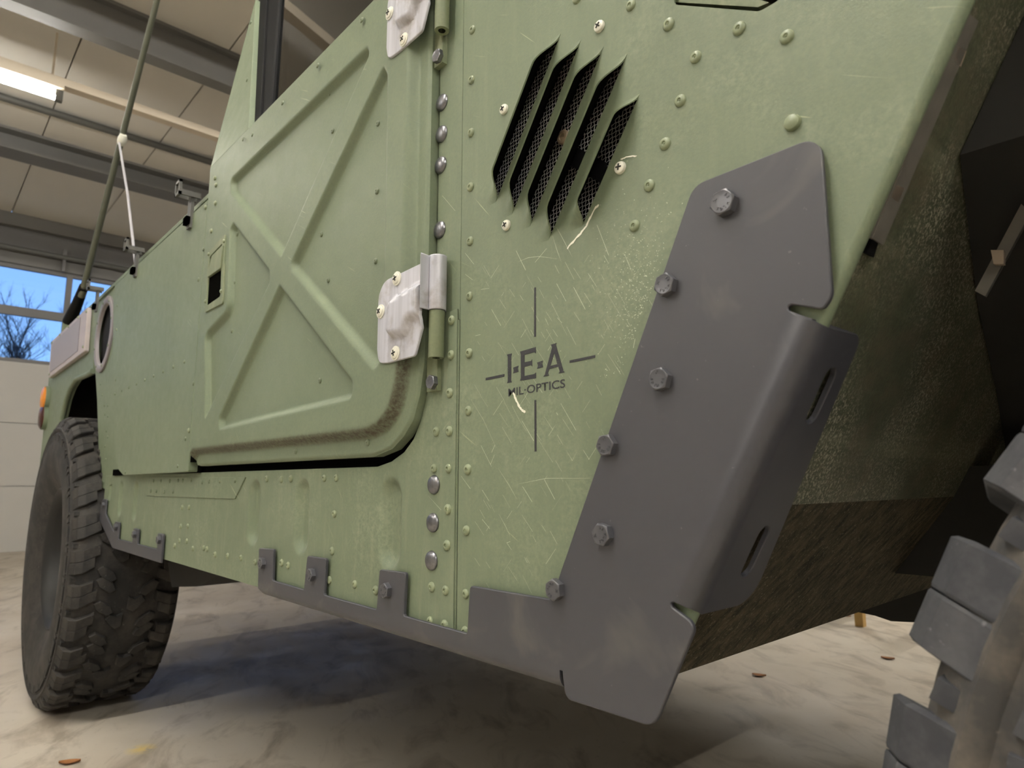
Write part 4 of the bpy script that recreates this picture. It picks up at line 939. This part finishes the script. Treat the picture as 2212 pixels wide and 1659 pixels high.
def wheel(Xc, Yc, mat, spin, name, label, rows_=3):
    Zc = RT_+.001
    # carcass (axis along Y)
    prof = [(.222, .118), (.240, .128), (.285, .146), (.335, .156), (.375, .156), (.400, .151), (.418, .1475), (.424, .1515), (.431, .1515), (.435, .146), (.445, .138), (.453, .122), (.457, .09), (.458, 0)]
    prof = prof + [(r, -w_) for r, w_ in prof[::-1][1:]]
    n = 96; V = []; Fc = []
    for r, w_ in prof:
        for k in range(n): a = 2*PI*k/n; V.append((Xc+r*math.cos(a), Yc-w_, Zc+r*math.sin(a)))
    for i in range(len(prof)-1):
        for k in range(n): Fc.append((i*n+k, i*n+(k+1) % n, (i+1)*n+(k+1) % n, (i+1)*n+k))
    TY = sub(name, mesh(name, V, Fc, smooth=True, angle=40), mat, TR, label=label)
    base = T(Xc, Yc, Zc)
    for k in range(NLUG):
        for s in (-1, 1):
            for typ, kk, off in (('s', k % 2, 0.0), ('c', k % 2, .30), ('c', 1, .62))[:3 if rows_ == 3 else 2]:
                th = spin+2*PI*(k+off+(0 if s < 0 else .5))/NLUG
                er = Vector((math.cos(th), 0, math.sin(th))); et = Vector((-math.sin(th), 0, math.cos(th))); ea = Vector((0, 1, 0))   # local x axial, y round the tyre, z outwards
                mw = Matrix(((ea.x, et.x, er.x, Xc+er.x*.454), (ea.y, et.y, er.y, Yc), (ea.z, et.z, er.z, Zc+er.z*.454), (0, 0, 0, 1)))
                sub('tread_lug', LUGS[(typ, s, kk)] if rows_ == 3 else LUGF[(typ, s, kk)], mat if rows_ == 3 else M['rubber_lug'], TY, mw)
    # rim
    rp_ = [(.236, .118), (.228, .124), (.218, .118), (.205, .10), (.196, .05), (.188, .035), (.12, .052), (.085, .06), (.08, .085), (.02, .088), (.0005, .088)]
    me = lathe('wheel_rim', rp_, 48, close=False, angle=30); R = sub('wheel_rim', me, M['rim'], TR, T(Xc, Yc, Zc))
    for k in range(8):
        a = 2*PI*k/8; sub('lug_nut', HEXS, M['zinc'], R, T(Xc+.105*math.cos(a), Yc-.055, Zc+.105*math.sin(a)) @ Matrix.Scale(1.6, 4))
        sub('rim_hole', lathe('rim_hole', [(.018, -.001), (.018, .002), (.0005, .002)], 14), M['black'], R, T(Xc+.155*math.cos(a+.39), Yc-.0445, Zc+.155*math.sin(a+.39)))
    return TY
FSPIN = -.006
wheel(-2.70, .078, M['rubber'], .05, 'rear_tyre', 'chunky dark rear tyre')
wheel(.305, .115, M['rubber_front'], FSPIN, 'front_tyre', 'dusty front tyre with large tread lugs', 2)

# ---- wheelhouse behind the front tyre
def on_w0(px, py): return onPl(px, py, (A1[0], 0, A1[1]), (N1[0], 0, N1[1]))
zc_ = on_w0(1900, 1081)[2]
def quad_slab(name, c, nrm, th, mat, parent, sd=0, **p):
    c = [Vector(v) for v in c]; nv = Vector(nrm).normalized()*th; bm = bmesh.new(); a = [bm.verts.new(v) for v in c]; b_ = [bm.verts.new(v+nv) for v in c]
    bm.faces.new(a); bm.faces.new(b_[::-1])
    for i in range(4): bm.faces.new([a[i], b_[i], b_[(i+1) % 4], a[(i+1) % 4]])
    return sub(name, bm_mesh(name, bm), mat, parent, **p)
N3 = (-N1[0], 0, -N1[1])
CR = [on_w0(x, y) for x, y in ((2075,330),(2090,470),(2112,650),(2150,830))]       # corner between rear panel and inner wall
cdn = (CR[3]-CR[1]); CR.append(CR[3]+cdn*(zc_-CR[3][2])/cdn[2]); CR.insert(0, np.array([XA(1.34), CR[0][1], 1.34]))
YI = float(CR[2][1])
def slab(name, c, nrm, th, mat, parent, **p):
    c = [Vector(v) for v in c]; nv = Vector(nrm).normalized()*th; bm = bmesh.new(); a = [bm.verts.new(v) for v in c]; b_ = [bm.verts.new(v+nv) for v in c]; n = len(c)
    bm.faces.new(a); bm.faces.new(b_[::-1])
    for i in range(n): bm.faces.new([a[i], b_[i], b_[(i+1) % n], a[(i+1) % n]])
    return sub(name, bm_mesh(name, bm), mat, parent, **p)
WH = slab('wheelhouse_panel', [(XA(1.34), .004, 1.34), (XA(zc_), .004, zc_)] + [tuple(p) for p in CR[::-1]], N3, .003, M['olive_dirty'], TR, label='dirty olive wheelhouse panel behind the front tyre')
xb_ = XA(ZB)-.035; ye = onZ(1846, 1322, ZB)[1]
slab('wheelhouse_toe', [(XA(zc_), .004, zc_), (xb_, .004, ZB-.004), (xb_, ye+.5, ZB-.004), (XA(zc_), ye+.5, zc_)], (-1, 0, .1), .003, M['toe'], TR)
V = []
for p in CR: V += [tuple(p), (1.0, p[1]+.02, p[2])]
iw = sub('inner_wheelhouse', mesh('inner_wheelhouse', V, [(2*k_, 2*k_+1, 2*k_+3, 2*k_+2) for k_ in range(len(CR)-1)]), M['under'], TR); md = iw.modifiers.new('th', 'SOLIDIFY'); md.thickness = .004
box('wheelhouse_top', (-.2, .01, 1.20), (1.0, .6, 1.215), M['under'], TR)
# retaining strip with clips along the arch edge
def on_wh(px, py, lift=0): return onPl(px, py, (A1[0]+N1[0]*lift, 0, A1[1]+N1[1]*lift), (N1[0], 0, N1[1]))
def wh_strip(name, pxs, th, mat, parent, lift=.0):
    c = [on_wh(x, y, lift+th) for x, y in pxs]; return quad_slab(name, c, N3, th, mat, parent)
M['mud'] = plain('dried_dark_mud', (56,50,40), .9, var=18, scale=90, bump=.4)
M['strip'] = plain('dusty_grey_steel', (104,100,92), .55, .1, var=16, scale=60)
M['clip'] = plain('beige_clip', (150,134,116), .6, var=10, scale=80)
RS_ = wh_strip('retaining_strip', [(2090,26),(1884,514),(1908,530),(2114,46)], .003, M['strip'], TR, .003)
for pxs in ([(2070,100),(2062,130),(2076,145),(2088,110)], [(1936,400),(1926,426),(1940,438),(1954,406)]): wh_strip('clip', pxs, .003, M['clip'], RS_, .003)
wh_strip('strip_end', [(1886,514),(1872,548),(1888,556),(1898,522)], .003, M['seal'], RS_, .001)
def on_in(px, py, Y): return onY(px, py, Y)
c = [on_in(x, y, YI-.006) for x, y in [(2206,440),(2106,628),(2128,640),(2226,460)]]; S2 = quad_slab('inner_strip', c, (0, 1, 0), .005, M['strip'], TR)
c = [on_in(x, y, YI-.012) for x, y in [(2140,540),(2146,570),(2168,570),(2168,540)]]; quad_slab('clip', c, (0, 1, 0), .006, M['clip'], S2)
# suspension arm and shield low behind the tyre
q = [onY(x, y, .9) for x, y in [(1846,1300),(1852,1322),(1890,1330),(1925,1342),(1990,1345),(2100,1200),(1900,1200)]]
bm = bmesh.new(); prism(bm, [(a[0], a[2]) for a in q], .9, 1.0); sub('lower_arm', bm_mesh('lower_arm', bm), M['under'], TR)

# ---- the rest of the truck's bulk
box('skid_blocker', (-2.1, .34, .455), (-1.0, 1.85, .56), M['under'], TR)  # unseen slab added to block light under the truck
box('underbody', (-2.2, .03, .56), (-.40, 2.10, .60), M['under'], TR)
box('engine_tray', (-.10, .75, .60), (1.2, 1.45, .70), M['under'], TR)
box('front_fender', (XA(1.14), .0, 1.14), (1.15, .012, 1.30), M['olive_rear'], TR)
for y in (.55, 1.50): box('frame_rail', (-3.5, y, .60), (1.15, y+.09, .74), M['under'], TR)
q = [onY(x, y, .16) for x, y in [(362,1215),(371,1268),(424,1267),(474,1243),(474,1200)]]; bm = bmesh.new(); prism(bm, [(a[0], a[2]) for a in q], .16, .55); sub('fuel_tank', bm_mesh('fuel_tank', bm, bevel=.01), M['under'], TR)
bm = bmesh.new(); add_box(bm, (-2.15, .72, .38), (-1.35, 1.42, .60)); add_box(bm, (-3.3, .85, .42), (-2.15, 1.25, .62)); sub('drivetrain_blocker', bm_mesh('drivetrain_blocker', bm, bevel=.05), M['under'], TR)  # unseen mass added to keep light off the floor below
box('far_side', (-3.62, 2.12, .56), (-.30, 2.14, 1.352), M['olive_rear'], TR)
box('rear_wall', (-3.62, .02, .62), (-3.60, 2.12, 1.352), M['olive_rear'], TR)
box('cargo_cover', (-3.60, .02, 1.33), (XR-.03, 2.12, 1.344), M['interior'], TR)
box('rear_wheel_well', (-3.2, .30, .62), (-2.26, .32, 1.33), M['under'], TR); box('wheel_well_front', (-2.262, .01, .60), (-2.255, .9, 1.33), M['under'], TR)
box('wheel_well_rear', (-3.3, .03, .80), (-3.28, .9, 1.33), M['under'], TR)
box('cab_floor', (-1.5, .04, .70), (-.45, 2.10, .72), M['interior'], TR)
box('cab_rear_wall', (XR-.02, .06, .72), (XR, 2.05, 1.95), M['interior'], TR)
bm = bmesh.new(); prism(bm, [(XR-.03,1.95),(XFR,1.95),(XFR+.05,1.93),(XFR+.05,1.98),(XR-.03,2.0)], .05, 2.05); sub('cab_roof', bm_mesh('cab_roof', bm, bevel=.01), M['olive_rear'], TR)
box('far_door', (XR, 2.08, .72), (XFR, 2.10, 1.42), M['interior'], TR)
box('firewall', (-.47, .06, .60), (-.45, 2.08, 1.40), M['interior'], TR)
for y in (.35, 1.35): 
    bm = bmesh.new(); add_box(bm, (-1.32, y, .72), (-.85, y+.48, 1.02)); prism(bm, [(-1.36,1.0),(-1.24,1.0),(-1.32,1.62),(-1.42,1.62)], y, y+.48); sub('seat', bm_mesh('seat', bm, bevel=.03), M['interior'], TR)
bm = bmesh.new(); prism(bm, [(-.50,1.44),(-.46,1.46),(XA(1.34)+.0,1.36),(1.15,1.24),(1.15,1.20),(XA(1.34)-.02,1.335)], .0, 2.12); sub('hood', bm_mesh('hood', bm, bevel=.006), M['olive_rear'], TR)
box('grille', (1.13, .25, .62), (1.17, 1.88, 1.2), M['olive_rear'], TR)
box('engine_block', (-.30, .72, .60), (1.1, 1.4, 1.1), M['under'], TR)
